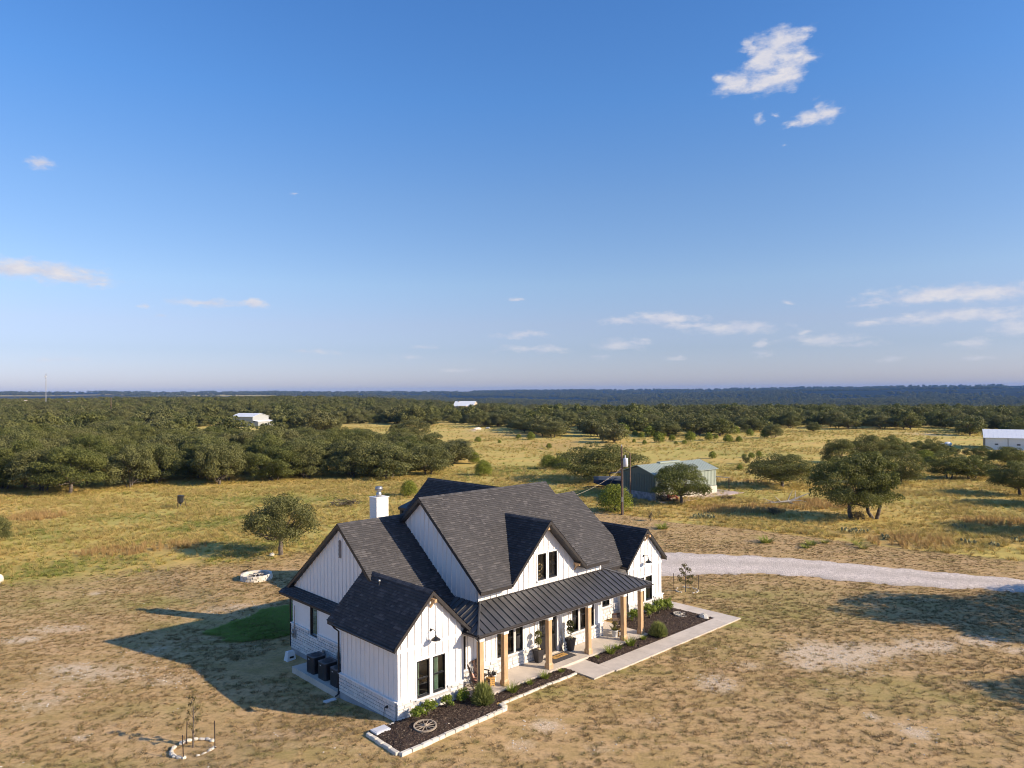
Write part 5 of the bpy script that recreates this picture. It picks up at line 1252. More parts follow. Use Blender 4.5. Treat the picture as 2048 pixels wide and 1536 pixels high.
for (px, py, ty, w, lb) in [(1912, 910, 894, 20, 'tiny round tree left of two on the mown field'), (1933, 911, 895, 19, 'tiny round tree right of two on the mown field'), (1492, 928, 906, 16, 'tiny upright tree at the left of the low spreading oak'), (1976, 925, 910, 26, 'dark bush under the corner of the white shed')]:
    px_tree('small_tree', lb, MID[0], 7, 10, px, py, ty, w)
px_tree('juniper', 'big round juniper bush beside the utility pole', CED[0], 3, 3.4, 1230, 1023, 971, 71, 0, None, 'bush')
px_tree('juniper', 'bright juniper in the gap behind the right field oaks', CED[1], 3, 3.4, 1852, 932, 901, 44, 0, None, 'bush')
px_tree('juniper', 'smaller juniper of two right of the wood edge', CED[1], 3, 3.4, 948, 927, 904, 24, 0, None, 'bush'); px_tree('juniper', 'larger juniper of two right of the wood edge', CED[0], 3, 3.4, 967, 951, 921, 36, 1, None, 'bush')
px_tree('juniper', 'olive bush left of the wide low-limbed oak', CED[1], 3, 3.4, 1097, 938, 910, 36, 0, None, 'bush'); px_tree('juniper', 'light green bush touching the wide low-limbed oak', CED[0], 3, 3.4, 1124, 939, 912, 38, 2, None, 'bush')
px_tree('juniper', 'light green bush at the foot of the wood behind the chimney', CED[0], 3, 3.4, 818, 992, 962, 36, 2, None, 'bush')
CG = 'junipers dotted over the gold field'
for i, (px, py, w) in enumerate([(1037,877,12),(1062,880,18),(1245,874,30),(1270,872,14),(1283,876,14),(1300,874,26),(1318,885,24),(1289,889,10),(1325,874,18),(1344,882,15),(1345,871,18),(1352,888,8),(1369,888,11),(1380,883,22),(1418,881,18),(1432,878,10),(1456,885,20),(1478,884,14),(1268,885,8),(1425,917,16),(1386,876,12),(1488,915,10),(1503,916,14),(1518,914,13),(956,884,14),(999,886,8),(1098,897,12),(1480,940,14),(1200,868,22),(1225,872,18),(1500,872,16),(1470,868,20),(1530,876,20)]):
    px_tree('juniper', 'small dark juniper dotted on the gold field beyond the barn', CEDL[i % 2], 3, 3.2, px, py, py - w * random.uniform(.75, .95), w, None, CG, 'bush')
px_tree('oak_tree', 'grey round oak alone in the gap of gold grass', OAKG[0], 7, 10, 828, 876, 834, 76, 1); px_tree('oak_tree', 'smaller oak touching the left of the grey round oak', OAKG[1], 7, 10, 797, 872, 841, 40, 1)
px_tree('oak_tree', 'dark oak right of the grey-walled shed', OAKG[1], 7, 10, 662, 854, 816, 68, 2); px_tree('oak_tree', 'clump oak standing free at the field edge', OAKG[2], 7, 10, 1546, 876, 844, 46, 1); px_tree('oak_tree', 'small free oak right of the clump oak', OAKG[0], 7, 10, 1628, 864, 842, 32, 0)
# woods: filled by jittered spacing inside ground polygons; the nearest 300 are single trees, the rest one mass
def inside(poly, x, y):
    p = np.asarray(poly); r = np.zeros(np.shape(x), bool); j = len(p) - 1
    for i in range(len(p)):
        c = ((p[i, 1] > y) != (p[j, 1] > y)) & (x < (p[j, 0] - p[i, 0]) * (y - p[i, 1]) / (p[j, 1] - p[i, 1] + 1e-12) + p[i, 0]); r ^= c; j = i
    return r
def gpl(l): return [gp(a, b)[:2] for a, b in l]
rt = np.random.default_rng(77)
def fill(poly, step, jit=.42):
    p = np.array(poly); xs = np.arange(p[:, 0].min(), p[:, 0].max(), step); ys = np.arange(p[:, 1].min(), p[:, 1].max(), step)
    X, Y = np.meshgrid(xs, ys); X = X + rt.uniform(-jit, jit, X.shape) * step; Y = Y + rt.uniform(-jit, jit, Y.shape) * step
    k = inside(poly, X, Y); return np.stack([X[k], Y[k]], -1)
left_wood = gpl([(-320, 1015), (-120, 1000), (0, 988), (170, 992), (300, 984), (440, 974), (700, 962), (830, 955), (915, 940), (928, 924), (890, 911), (840, 905), (760, 899), (690, 894), (610, 890), (540, 893), (440, 893), (330, 880), (100, 870), (-320, 870)])
A = fill(left_wood, 7.2)
dist = np.hypot(A[:, 0], A[:, 1]); A = A[np.argsort(dist)]
n_single = 0
for i, (x, y) in enumerate(A):
    if n_single >= 170: break
    z = float(terr(x, y)); right_end = sstep(-45, -8, x)
    h = rt.uniform(6.6, 8.8) * (1 - .24 * float(right_end)) * (.9 if y > 175 else 1.0); w = rt.uniform(8.5, 11.5)
    if y > 165 and -75 < x < -35: h *= .85
    k = rt.integers(0, 10); ms = OAK[k % 4] if k < 4 else OAKG[k % 3]
    tree_thing('oak_tree', 'live oak crowded into the dense wood left of the house', 'tree', ms, (x, y, z - .05), rt.uniform(0, 6.28), (w / 10, w / 10, h / 7), 'oaks of the dense wood on the left'); n_single += 1
restA = A[n_single:]
belts = [gpl([(690, 848), (1010, 856), (1010, 838), (690, 826)]), gpl([(1015, 866), (1120, 878), (1225, 890), (1240, 872), (1300, 862), (1190, 838), (1015, 842)]), gpl([(1240, 872), (1400, 874), (1520, 868), (1520, 838), (1240, 838)]),
         gpl([(1525, 856), (1750, 860), (1925, 862), (1925, 836), (1525, 834)]), gpl([(1935, 876), (2200, 880), (2200, 850), (1935, 848)]), gpl([(430, 838), (610, 846), (690, 838), (690, 822), (430, 826)])]
B = np.concatenate([fill(b, 9.8, .6) for b in belts]); B = B[np.argsort(np.hypot(B[:, 0], B[:, 1]))]
shed = gp(497, 854)[:2]
B = B[np.hypot(B[:, 0] - shed[0], B[:, 1] - shed[1]) > 22]
for i, (x, y) in enumerate(B[:120]):
    h = rt.uniform(5.2, 7.8); w = rt.uniform(8.5, 12); ms = (OAKG + MID)[rt.integers(0, 8)]
    tree_thing('oak_tree', 'live oak in the tree belt along the far side of the gold field', 'tree', ms, (x, y, float(terr(x, y)) - .05), rt.uniform(0, 6.28), (w / 10, w / 10, h / 7), 'oaks of the belt beyond the field')
# the far woodland as one mass of small crowns
far = []
xx = np.concatenate([fill([(-420, 285), (420, 285), (560, 560), (-560, 560)], 8.5, .62), fill([(-560, 560), (560, 560), (1300, 1500), (-1300, 1500)], 13.0, .62)])
az_ = xx[:, 0] / xx[:, 1]; rr = np.hypot(xx[:, 0], xx[:, 1])
keep = (np.abs(az_) < .8) & ~((rr < 345) & (az_ > -.24)) & ~((rr < 400) & (az_ > -.24) & (az_ < -.05)) & ((.65 * fbm(xx[:, 0], xx[:, 1], .012, 4) + .35 * fbm(xx[:, 0], xx[:, 1], .035, 14) < .53 + .08 * (rr > 600) + .085 * (az_ < -.2)))
dsh = np.hypot(xx[:, 0] - shed[0] - 6, (xx[:, 1] - shed[1]) * .5); keep &= dsh > 26
hs_ = gp(932, 826)[:2]; keep &= ~((np.abs(xx[:, 0] - hs_[0]) < 15) & (xx[:, 1] > hs_[1] - 8) & (xx[:, 1] < hs_[1] + 20))
xx = xx[keep]; allf = np.concatenate([restA, B[120:], xx])
FARWOOD = allf
# trees beyond the right edge whose shade falls on the lawn
for (x, y, h, w, k, lb) in [(39.8, 45.0, 9.2, 11.5, 0, 'oak just outside the right edge shading the lawn'), (47, 48, 7, 10, 3, 'second oak outside the right edge behind the first'), (34.0, 32.6, 6.0, 6.5, 1, 'oak outside the right edge shading the lower corner'), (58, 75, 7, 10, 2, 'oak outside the right edge beyond the drive'), (72, 92, 7, 11, 0, 'oak outside the right edge above the tall grass')]:
    tree_thing('oak_tree', lb, 'tree', OAK[k], (x, y, float(terr(x, y)) - .05), k, (w / 10, w / 10, h / 7))
# dead tree, brush, cactus, tussocks
dx_, dy_, dz_ = gp(1572, 1010); dd = thing('fallen_tree', 'bleached dead branches lying in the tall grass', 'branches', (dx_, dy_, dz_))
rd = random.Random(5)
MB().tube([(-2.6, .3, .2), (-1, .1, .35), (.6, 0, .5), (1.6, -.1, 1.0), (3.0, -.3, 1.6)], [.05, .12, .16, .1, .03], 6).build('trunk', M['bleached'], dd)
for a, b in (((.2, 0, .45), (1.0, .2, 2.0)), ((.6, 0, .5), (2.4, -.6, .5)), ((-.6, .1, .4), (-1.6, -.4, 1.2)), ((-1.2, .1, .3), (-2.9, .4, .9)), ((1.2, 0, .8), (1.4, .5, 1.9)), ((.3, 0, .4), (1.6, -1.0, .15)), ((-1.8, .2, .3), (-2.2, -.6, .6))):
    m_ = tuple((p + q) / 2 + rd.uniform(-.15, .15) for p, q in zip(a, b)); MB().tube([a, m_, b], [.08, .055, .015], 5).build('branch', M['bleached'], dd)
DS = [shrub_mesh(400 + i, .9, 1.3, 420, .10, M['dryshrub'], .3) for i in range(3)]; GS = [shrub_mesh(410 + i, .9, 1.3, 420, .10, M['topiary'], .5) for i in range(2)]
for i, (px, py, ty, w, m_, lb) in enumerate([(690, 1012, 998, 66, 0, 'pile of dry brush in the field behind the chimney'), (1301, 1042, 1022, 14, 2, 'grey dry bush at the mown edge beside the pole'), (1546, 1030, 1014, 34, 0, 'brown brush below the bleached branches'), (1325, 1003, 990, 40, 1, 'dry weeds along the stone base of the barn'), (1350, 1006, 996, 24, 2, 'grey weeds between barn and oak trunk'), (1716, 1040, 1022, 40, 1, 'undergrowth at the foot of the big pair'), (1455, 1000, 990, 30, 0, 'dry weeds right of the barn patio')]):
    x, y, z = gp(px, py); h = (py - ty) * y / FOC; w_ = w * y / FOC; t = thing('dry_bush', lb, 'bush', (x, y, z), i); t.scale = (w_ / 1.3, w_ / 1.3 * .7, h / .9); put('stems', DS[m_][0], t); put('foliage', DS[m_][1], t)
TU = [blade_mesh(420 + i, 90, .55, .9, M['greenblade'], .03, .6) for i in range(2)]
for i, (px, py, w, lb) in enumerate([(1532, 1085, 32, 'wide pale tussock left of the three on the mown strip'), (1612, 1096, 20, 'front green tussock of three on the mown strip'), (1622, 1090, 26, 'middle green tussock of three on the mown strip'), (1650, 1086, 20, 'rear green tussock of three on the mown strip'), (1716, 1090, 22, 'left tussock of two near the tall grass'), (1726, 1097, 24, 'right tussock of two near the tall grass'), (1325, 1058, 30, 'pale tussock behind the far wing roof')]):
    x, y, z = gp(px, py); t = thing('grass_tussock', lb, 'grass', (x, y, z), i); s = w * y / FOC / .9; t.scale = (s, s, max(.7, s * .7)); put('blades', TU[i % 2], t)
def cactus(seed):
    rs = random.Random(seed); mb = MB(); pads = [((0, 0, .12), 0, 0)]
    for i in range(16): q = rs.uniform(0, 6.28); r = rs.uniform(.05, .75); h = rs.uniform(.1, .5); pads.append(((r * math.cos(q), r * math.sin(q), h), q, rs.uniform(-.5, .5)))
    for c, q, t in pads:
        v = []; n = 9
        for k in range(n): a = 2 * math.pi * k / n; x, z = .13 * math.cos(a), .18 * math.sin(a); v.append((c[0] + x * math.cos(q), c[1] + x * math.sin(q), c[2] + z))
        mb.prism(v, (.03 * math.sin(q), -.03 * math.cos(q), 0), rs.random())
    return mb.mesh('pads', M['cactus'])
M['cactus'] = leaf_mat('prickly_pear_pads', (.17, .18, .09), (.38, .36, .19), (.3, .28, .12), .3, .05); CA = [cactus(i) for i in range(3)]
for i, (px, py, lb) in enumerate([(1395, 1037, 'left prickly pear of three in the grass by the drive field'), (1408, 1036, 'middle prickly pear of three in the grass by the drive field'), (1420, 1037, 'right prickly pear of three in the grass by the drive field'), (1698, 1065, 'left prickly pear below the big pair'), (1722, 1066, 'right prickly pear below the big pair'), (1776, 1078, 'lone prickly pear near the tall grass edge'), (1916, 1057, 'prickly pear right of the russet grass'), (1938, 1089, 'left prickly pear of the row at the far right'), (1985, 1093, 'middle prickly pear of the row at the far right'), (2040, 1085, 'prickly pear at the right picture edge')]):
    x, y, z = gp(px, py); t = thing('prickly_pear', lb, 'cactus', (x, y, z), i); t.scale = (.95, .95, .8); put('pads', CA[i % 3], t)

# ------------------------------------------------------------------ outbuildings and poles
def ribbed(mb, p, q, z0, z1, n, out):
    """sheet-metal ribs on a wall between two plan points"""
    p, q, o = Vector(p), Vector(q), Vector(out)
    for i in range(n + 1):
        c = p + (q - p) * i / n; t = (q - p).normalized() * .03; mb.prism([(c - t).to_3d() + Vector((0, 0, z0)), (c + t).to_3d() + Vector((0, 0, z0)), (c + t * .5 + o * .04).to_3d() + Vector((0, 0, z0)), (c - t * .5 + o * .04).to_3d() + Vector((0, 0, z0))], (0, 0, z1 - z0))
bx_, by_, bz_ = gp(1310, 1003); br_ = math.atan2(.6, .8)
barn = thing('green_barn', 'green metal barn with stone base and pale green roof', 'barn', (bx_, by_, bz_), br_)   # x: long sunlit wall, y: shaded gable
BL, BW, BE, BR_, BS = 13.0, 6.2, 3.55, 4.55, 1.1
m_ = MB(); m_.prism([(0, 0, BS), (0, BW, BS), (0, BW, BE), (0, BW / 2, BR_), (0, 0, BE)], (BL, 0, 0)); bw = m_.build('wall', M['greenmetal'], barn)
rb = MB(); ribbed(rb, (0, 0), (0, BW), BS, BE, 20, (-1, 0)); rb.build('ribs', M['greenmetal'], bw)
rb = MB(); rb.prism([(0.02, -.02, 1.15), (BL, -.02, 1.15), (BL, -.02, BE - .05), (.02, -.02, BE - .05)], (0, .03, 0)); ribbed(rb, (0.1, -.02), (BL, -.02), 1.15, BE - .05, 40, (0, -1)); rb.build('sunlit_upper_wall', M['palegreen'], barn)  # long wall paler than the gable: sunlight put into the sheet's colour
m_ = MB(); m_.box(-.08, BL + .05, -.08, BW + .05, -.5, BS); m_.build('stone_base', M['fieldstone'], barn); m_ = MB(); m_.box(-.05, BL + .06, -.14, -.081, -.3, BS + .001); m_.build('sunlit_stone_base', M['palestone'], barn)  # grey copy for shaded sides, pale copy for the sunlit one: light in colour
rf_ = part('roof', barn)
for y0, y1, z0, z1 in ((-.3, BW / 2, BE - .05, BR_ + .08), (BW + .3, BW / 2, BE - .05, BR_ + .08)):
    MB().prism([(-.25, y0, z0), (BL + .25, y0, z0), (BL + .25, y1, z1), (-.25, y1, z1)], (0, 0, .06)).build('roof_sheet', M['palegreen'], rf_)
    rb = MB()
    for i in range(28): x = -.2 + i * (BL + .4) / 27; rb.prism([(x, y0, z0 + .06), (x + .06, y0, z0 + .06), (x + .06, y1, z1 + .06), (x, y1, z1 + .06)], (0, 0, .03))
    rb.build('roof_ribs', M['palegreen'], rf_)
MB().box(4.2, 8.5, BW / 2 - .35, BW / 2 + .35, BR_ + .1, BR_ + .3).build('ridge_vent', M['palegreen'], rf_)
MB().prism([(BL, -.2, 2.35), (BL + 3.0, -.2, 1.95), (BL + 3.0, 4.5, 1.95), (BL, 4.5, 2.35)], (0, 0, .08)).build('awning', M['acgrey'], barn)
MB().prism([(1, BW + .1, 3.35), (5.5, BW + .1, 3.35), (5.5, BW + 3.6, 2.9), (1, BW + 3.6, 2.9)], (0, 0, .08)).build('lean_to_roof', M['acgrey'], barn)
for x, y, h in ((BL + 2.9, -.1, 1.95), (BL + 2.9, 4.3, 1.95), (1.1, BW + 3.5, 2.9), (5.4, BW + 3.5, 2.9)): MB().tube([(x, y, -.3), (x, y, h)], .06, 6).build('porch_post', M['rust'], barn)
m_ = MB(); m_.box(-.2, BL + 3.1, -2.6, -.09, -.4, .06); m_.box(BL + .06, BL + 3.1, -.089, 4.6, -.4, .06); m_.build('patio_slab', plain('pinkish_concrete', (.56, .44, .38), .85), barn)
MB().box(4, 4.9, -.16, -.141, .1, 2.0).build('door', M['greenmetal'], barn); MB().box(8, 9.2, -.16, -.141, 1.0, 1.85).build('window', M['acgrey'], barn)
x, y = 2.3, -1.2; wx, wy = bx_ + x * math.cos(br_) - y * math.sin(br_), by_ + x * math.sin(br_) + y * math.cos(br_)
bn = thing('red_bench', 'red wooden bench on the patio of the green barn', 'bench', (wx, wy, bz_ + .06), br_); MB().box(-.9, .9, -.2, .2, .40, .46).build('seat', M['redwood'], bn); MB().box(-.9, .9, .16, .22, .46, .85).build('backrest', M['redwood'], bn)
for sx in (-.75, .75): MB().box(sx - .05, sx + .05, -.18, .2, 0, .4).build('leg', M['redwood'], bn)
gx2, gy2, gz2 = gp(1335, 1004); sp_ = thing('fence_post', 'thin steel post in the weeds before the barn wall', 'post', (gx2, gy2, gz2)); MB().tube([(0, 0, -.1), (0, 0, 1.9)], .04, 5).build('shaft', M['rust'], sp_); MB().box(-.06, .06, -.06, .06, 1.9, 1.94).build('cap', M['rust'], sp_)
# boat on a trailer under the lean-to
btx, bty, btz = gp(1227, 984); bt = thing('boat', 'white and navy boat under a dark cover beside the barn', 'boat', (btx, bty + 3, btz), R(170))
hull = MB(); sec = [(-2.3, .95, .55), (-1, 1.05, .5), (.6, .95, .55), (1.8, .55, .75), (2.6, .04, 1.05)]
v = []
for x, w, k in sec: v += [(x, -w, 1.5), (x, -w * .75, k + .1), (x, 0, k - .1), (x, w * .75, k + .1), (x, w, 1.5)]
hull.add(v, [(5 * i + j, 5 * i + j + 1, 5 * i + j + 6, 5 * i + j + 5) for i in range(4) for j in range(4)] + [(0, 1, 2, 3, 4)]); hull.build('hull', M['navy'], bt)
dk = MB(); v = []
for x, w, k in sec: v += [(x, -w * 1.03, 1.5), (x, -w * .5, 1.95), (x, w * .5, 1.95), (x, w * 1.03, 1.5)]
dk.add(v, [(4 * i + j, 4 * i + j + 1, 4 * i + j + 5, 4 * i + j + 4) for i in range(4) for j in range(3)] + [(0, 1, 2, 3)]); dk.build('grey_cover', M['acgrey'], bt)
for x in (-.9, .1):
    for y in (-.9, .9): MB().lathe([(.3, -.08), (.3, .08)], 12).build('trailer_wheel', M['black'], bt, False, (x, y, .3), (R(90), 0, 0))
MB().tube([(-2, 0, .4), (3.6, 0, .4)], .06, 5).build('trailer_beam', M['rust'], bt)
def pole_thing(label, px, py, ty, r=.15, arm=False):
    x, y, z = gp(px, py); h = (py - ty) * y / FOC; t = thing('utility_pole', label, 'pole', (x, y, z)); MB().tube([(0, 0, -.4), (0, 0, h * .5), (0, 0, h)], [r, r * .85, r * .65], 8).build('shaft', M['pole'], t); return t, h, (x, y, z)
p1, ph1, pl1 = pole_thing('tall brown utility pole with white transformer beside the juniper', 1244.5, 1030, 893); p2, ph2, pl2 = pole_thing('second thinner pole close behind the transformer pole', 1261, 1003, 906, .12)
tr_ = MB().lathe([(.25, 0), (.3, .04), (.3, .95), (.24, 1.03), (.05, 1.06)], 14, (.45, -.1, ph1 - 2.45)); tro = tr_.build('transformer', M['porcelain'], p1, True); MB().lathe([(.05, 0), (.08, .1), (.05, .2), (.07, .3), (.02, .34)], 8, (.4, -.1, ph1 - 1.4)).build('bushing', M['porcelain'], tro); MB().box(.1, .4, -.15, -.05, ph1 - 2.2, ph1 - 2.05).build('bracket', M['galv'], tro)
MB().tube([(0, 0, ph1 - .9), (.5, 0, ph1 - .5), (.9, 0, ph1 - .75)], .03, 5).build('arm', M['pole'], p1); MB().lathe([(.05, 0), (.07, .12), (.04, .2)], 8, (0, 0, ph1)).build('insulator', M['porcelain'], p1)
MB().box(-.1, .1, -.2, -.12, 1.6, 2.2).build('meter', M['galv'], p1); MB().tube([(.13, -.1, 0), (.13, -.1, ph1 - 2.4)], .03, 5).build('conduit', M['galv'], p1)
def wire(name, label, a, b, sag, r=.018, mat='rope'):
    a, b = Vector(a), Vector(b); pts = [a + (b - a) * t + Vector((0, 0, -sag * 4 * t * (1 - t))) for t in np.linspace(0, 1, 14)]; return props(MB().tube(pts, r, 4).build(name, M[mat]), label, 'cable')
hx_, hy_ = h2w(19.0, 9.0)
wire('service_cable', 'pale service cable sagging from the pole towards the house', (pl1[0], pl1[1], pl1[2] + ph1 - 2.6), (hx_, hy_, 6.9), .6, .013); wire('guy_wire', 'yellow-sleeved guy wire anchored left of the juniper', (pl1[0], pl1[1], pl1[2] + ph1 - 2.3), (gp(1190, 1016)[0], gp(1190, 1016)[1], 0), 0.0, .018); wire('power_line', 'thin power line between the two poles', (pl1[0], pl1[1], pl1[2] + ph1), (pl2[0], pl2[1], pl2[2] + ph2), .15, .015, 'galv')
p3, h3, l3 = pole_thing('distant pale pole rising from the wooded skyline on the left', 222, 840, 795, .28)
def shed_b(name, label, px, py, L, W, E, Rg, rz, wm, rm, parts_=(), off=(0, 0)):
    x, y, z = gp(px, py); t = thing(name, label, 'shed', (x, y, z), rz)
    MB().prism([(0, 0, -.5), (0, W, -.5), (0, W, E), (0, W / 2, Rg), (0, 0, E)], (L, 0, 0)).build('wall', wm, t); r_ = part('roof', t)
    for y0, y1 in ((-.3, W / 2), (W + .3, W / 2)):
        MB().prism([(-.3, y0, E - .05), (L + .3, y0, E - .05), (L + .3, y1, Rg + .06), (-.3, y1, Rg + .06)], (0, 0, .1)).build('roof_sheet', rm, r_)
        rb = MB(); n = int(L / .9)
        for i in range(n): x_ = i * L / n; rb.prism([(x_, y0, E + .05), (x_ + .1, y0, E + .05), (x_ + .1, y1, Rg + .16), (x_, y1, Rg + .16)], (0, 0, .012))
        rb.build('roof_ribs', rm, r_)
    return t
greywall = plain('grey_sheet_metal', (.36, .37, .36), .5, var=.05)
ws = shed_b('metal_shed', 'grey-walled metal shed with bright white roof among the left oaks', 462, 853, 13.2, 10, 4.5, 5.9, R(-25), greywall, M['whitemetal'])
MB().prism([(12.4, 0, 2.9), (12.4, 11, 2.9), (16.5, 11, 2.3), (16.5, 0, 2.3)], (0, 0, .1)).build('lean_to', M['whitemetal'], ws); MB().box(12.45, 16.3, .2, 10.8, -.5, 2.2).build('lean_to_wall', greywall, ws); MB().box(1, 1.15, -.06, 0, -.5, 4.7).build('corner_trim', M['acgrey'], ws)
wr_ = shed_b('white_shed', 'long white metal shed at the right picture edge', 1970, 899, 26, 13, 2.85, 4.5, R(-31), M['whitemetal'], M['whitemetal'])
for x in (4.6, 9.4, 14.2): MB().box(x, x + .12, -.05, .0, -.4, 2.8).build('wall_seam', M['acgrey'], wr_)
for x in (2.0, 6.4, 11): MB().box(x, x + .7, -.06, .0, 1.15, 1.5).build('window', M['acgrey'], wr_)
MB().box(-.08, .06, -.07, 13, -.4, 2.9).build('corner_trim', M['acgrey'], wr_)
hr = shed_b('ranch_house', 'far house with silver roof on the wooded rise', 906, 822, 19, 15, 4.2, 8.6, R(-14), M['tanwall'], M['whitemetal']); MB().box(6, 13, -3, -.05, 0, 4.6).build('porch', M['tanwall'], hr); MB().prism([(5.5, -3.4, 4.6), (13.5, -3.4, 4.6), (13.5, .5, 5.6), (5.5, .5, 5.6)], (0, 0, .12)).build('porch_roof', M['whitemetal'], hr); MB().box(3, 4, 6, 7, 6.5, 9).build('chimney', M['tanwall'], hr)
for (px, py, lb) in ((28, 816, 'pale roof showing in the trees at the far left skyline'), (128, 822, 'pale house roof showing above the left wood')):
    h_ = shed_b('far_house', lb, px, py, 12, 9, 5.6, 7.4, R(-25), M['tanwall'], M['palestone'])
mx, my, mz = gp(92, 815); mast = thing('radio_mast', 'thin lattice radio mast on the left horizon', 'mast', (mx, my, mz)); mh = (815 - 747) * my / FOC
for k in range(3): q = 2 * math.pi * k / 3; MB().tube([(.5 * math.cos(q), .5 * math.sin(q), 0), (.3 * math.cos(q), .3 * math.sin(q), mh)], .09, 4).build('leg', M['galv'], mast)
br2 = MB()
for i in range(30):
    z0, z1 = mh * i / 30, mh * (i + 1) / 30
    for k in range(3): q, q1 = 2 * math.pi * k / 3, 2 * math.pi * (k + 1) / 3; br2.tube([(.45 * math.cos(q), .45 * math.sin(q), z0), (.45 * math.cos(q1), .45 * math.sin(q1), z1)], .05, 3, False)
br2.build('bracing', M['galv'], mast); MB().lathe([(.2, -.6), (1.1, -.2), (1.2, .2)], 12).build('dish', M['whitemetal'], mast, False, (.3, -1, mh - 3), (R(90), 0, 0))
for i, (px, py, s, lb) in enumerate([(955, 859, 1.6, 'long pale rock at the foot of the far trees'), (975, 857, 1.0, 'pale rock right of the long one at the far trees'), (912, 887, 1.2, 'pale debris heap in the gold field'), (772, 872, 1.1, 'white rubble left of the grey round oak')]):
    x, y, z = gp(px, py); rock('field_rock', lb, x, y, s * 1.6, s * .7, s * .4, 20 + i)
cx_, cy2, cz_ = gp(1896, 894); bxs = thing('white_tank', 'small white tank on the mown field left of the white shed', 'tank', (cx_, cy2, cz_)); MB().ball((0, 0, .75), 1.0, .6, .6, 12, 8).build('body', M['whitemetal'], bxs, True); MB().box(-1.7, -1.0, -.5, .5, .2, .9).build('frame', M['galv'], bxs); MB().box(-1.8, .9, -.5, .5, 0, .2).build('skid', M['rust'], bxs)

# ------------------------------------------------------------------ grass: scattered tufts, one mass for each sward
def scatter(name, label, cat, pts, rotz, scl, protos):
    col = bpy.data.collections.new(name + '_tufts')
    for i, me in enumerate(protos): col.objects.link(bpy.data.objects.new(name + '_tuft_%d' % i, me))
    me = bpy.data.meshes.new(name); me.vertices.add(len(pts)); me.vertices.foreach_set('co', np.asarray(pts, np.float32).ravel())
    a = me.attributes.new('rot', 'FLOAT_VECTOR', 'POINT'); rv = np.zeros((len(pts), 3), np.float32); rv[:, 2] = rotz; a.data.foreach_set('vector', rv.ravel())
    a = me.attributes.new('scl', 'FLOAT', 'POINT'); a.data.foreach_set('value', np.asarray(scl, np.float32))
    o = put(name, me); ng = bpy.data.node_groups.new(name, 'GeometryNodeTree')
    ng.interface.new_socket('Geometry', in_out='INPUT', socket_type='NodeSocketGeometry'); ng.interface.new_socket('Geometry', in_out='OUTPUT', socket_type='NodeSocketGeometry')
    N = ng.nodes; gi, go = N.new('NodeGroupInput'), N.new('NodeGroupOutput'); ip = N.new('GeometryNodeInstanceOnPoints'); ci = N.new('GeometryNodeCollectionInfo')
    ci.inputs[0].default_value = col; ci.inputs['Separate Children'].default_value = True; ci.inputs['Reset Children'].default_value = True
    r_ = N.new('GeometryNodeInputNamedAttribute'); r_.data_type = 'FLOAT_VECTOR'; r_.inputs[0].default_value = 'rot'; s_ = N.new('GeometryNodeInputNamedAttribute'); s_.data_type = 'FLOAT'; s_.inputs[0].default_value = 'scl'
    L = ng.links.new; L(gi.outputs[0], ip.inputs['Points']); L(ci.outputs[0], ip.inputs['Instance']); ip.inputs['Pick Instance'].default_value = True
    L(r_.outputs[0], ip.inputs['Rotation']); L(s_.outputs[0], ip.inputs['Scale']); L(ip.outputs[0], go.inputs[0])
    md = o.modifiers.new('scatter', 'NODES'); md.node_group = ng
    return props(o, label, cat, None, 'stuff')
HOUSE_POLY = np.array([h2w(*p) for p in [(-.15, -.15), (-1.85, 0.05), (-1.85, -2.85), (4.65, -2.65), (4.7, -1.95), (10.1, -1.95), (10.1, -3.1), (24.85, -3.2), (24.85, 3.0), (23.5, 3.0), (23.5, 14), (20, 20.5), (11, 20), (11, 14.2), (1.1, 13.8), (-2.6, 13.6), (-2.6, 10.6), (-.3, 10.2)]])
DRIVE_POLY = np.concatenate([dT, dB[::-1]])
rg = np.random.default_rng(5)
def sample(n, x0, x1, y0, y1):
    x, y = rg.uniform(x0, x1, n), rg.uniform(y0, y1, n); xo, yo = x + rg.normal(0, .22, n), y + rg.normal(0, .22, n); k = (np.abs(x) < .80 * y + 3) & ~inside(HOUSE_POLY, x, y) & ~inside(DRIVE_POLY, xo, yo); return x[k], y[k]
GRID = None
def gzn(x, y):
    i = np.clip(np.searchsorted(gxs, x) - 1, 0, nx - 2); j = np.clip(np.searchsorted(gys, y) - 1, 0, ny - 2); Z = gz.reshape(ny, nx); tx = (x - gxs[i]) / (gxs[i + 1] - gxs[i]); ty = (y - gys[j]) / (gys[j + 1] - gys[j])
    return Z[j, i] * (1 - tx) * (1 - ty) + Z[j, i + 1] * tx * (1 - ty) + Z[j + 1, i] * (1 - tx) * ty + Z[j + 1, i + 1] * tx * ty
x, y = sample(420000, -52, 58, 24, 92); f = field_at(x, y); bare = ell(BARE, x, y)
den = (.18 + .85 * sstep(.34, .66, .45 * fbm(x, y, 1.6, 61) + .55 * fbm(x, y, .2, 67))) * (1 - .8 * bare) * np.clip(1.3 - (y - 24) / 90, .35, 1)
k = (f < .6) & (rg.random(len(x)) < den * .40); x, y = x[k], y[k]
LT = [blade_mesh(500 + i, 20, .11, .20, M['lawnblade'], .013, .8, 'tuft', 2, .3) for i in range(7)] + [blade_mesh(506, 22, .10, .22, M['oliveblade'], .013, .8, 'tuft', 2, .2)]
gl = ell(GREEN, x, y) * .8 + .10 + .5 * (fbm(x, y, .22, 97) - .5) > rg.random(len(x))
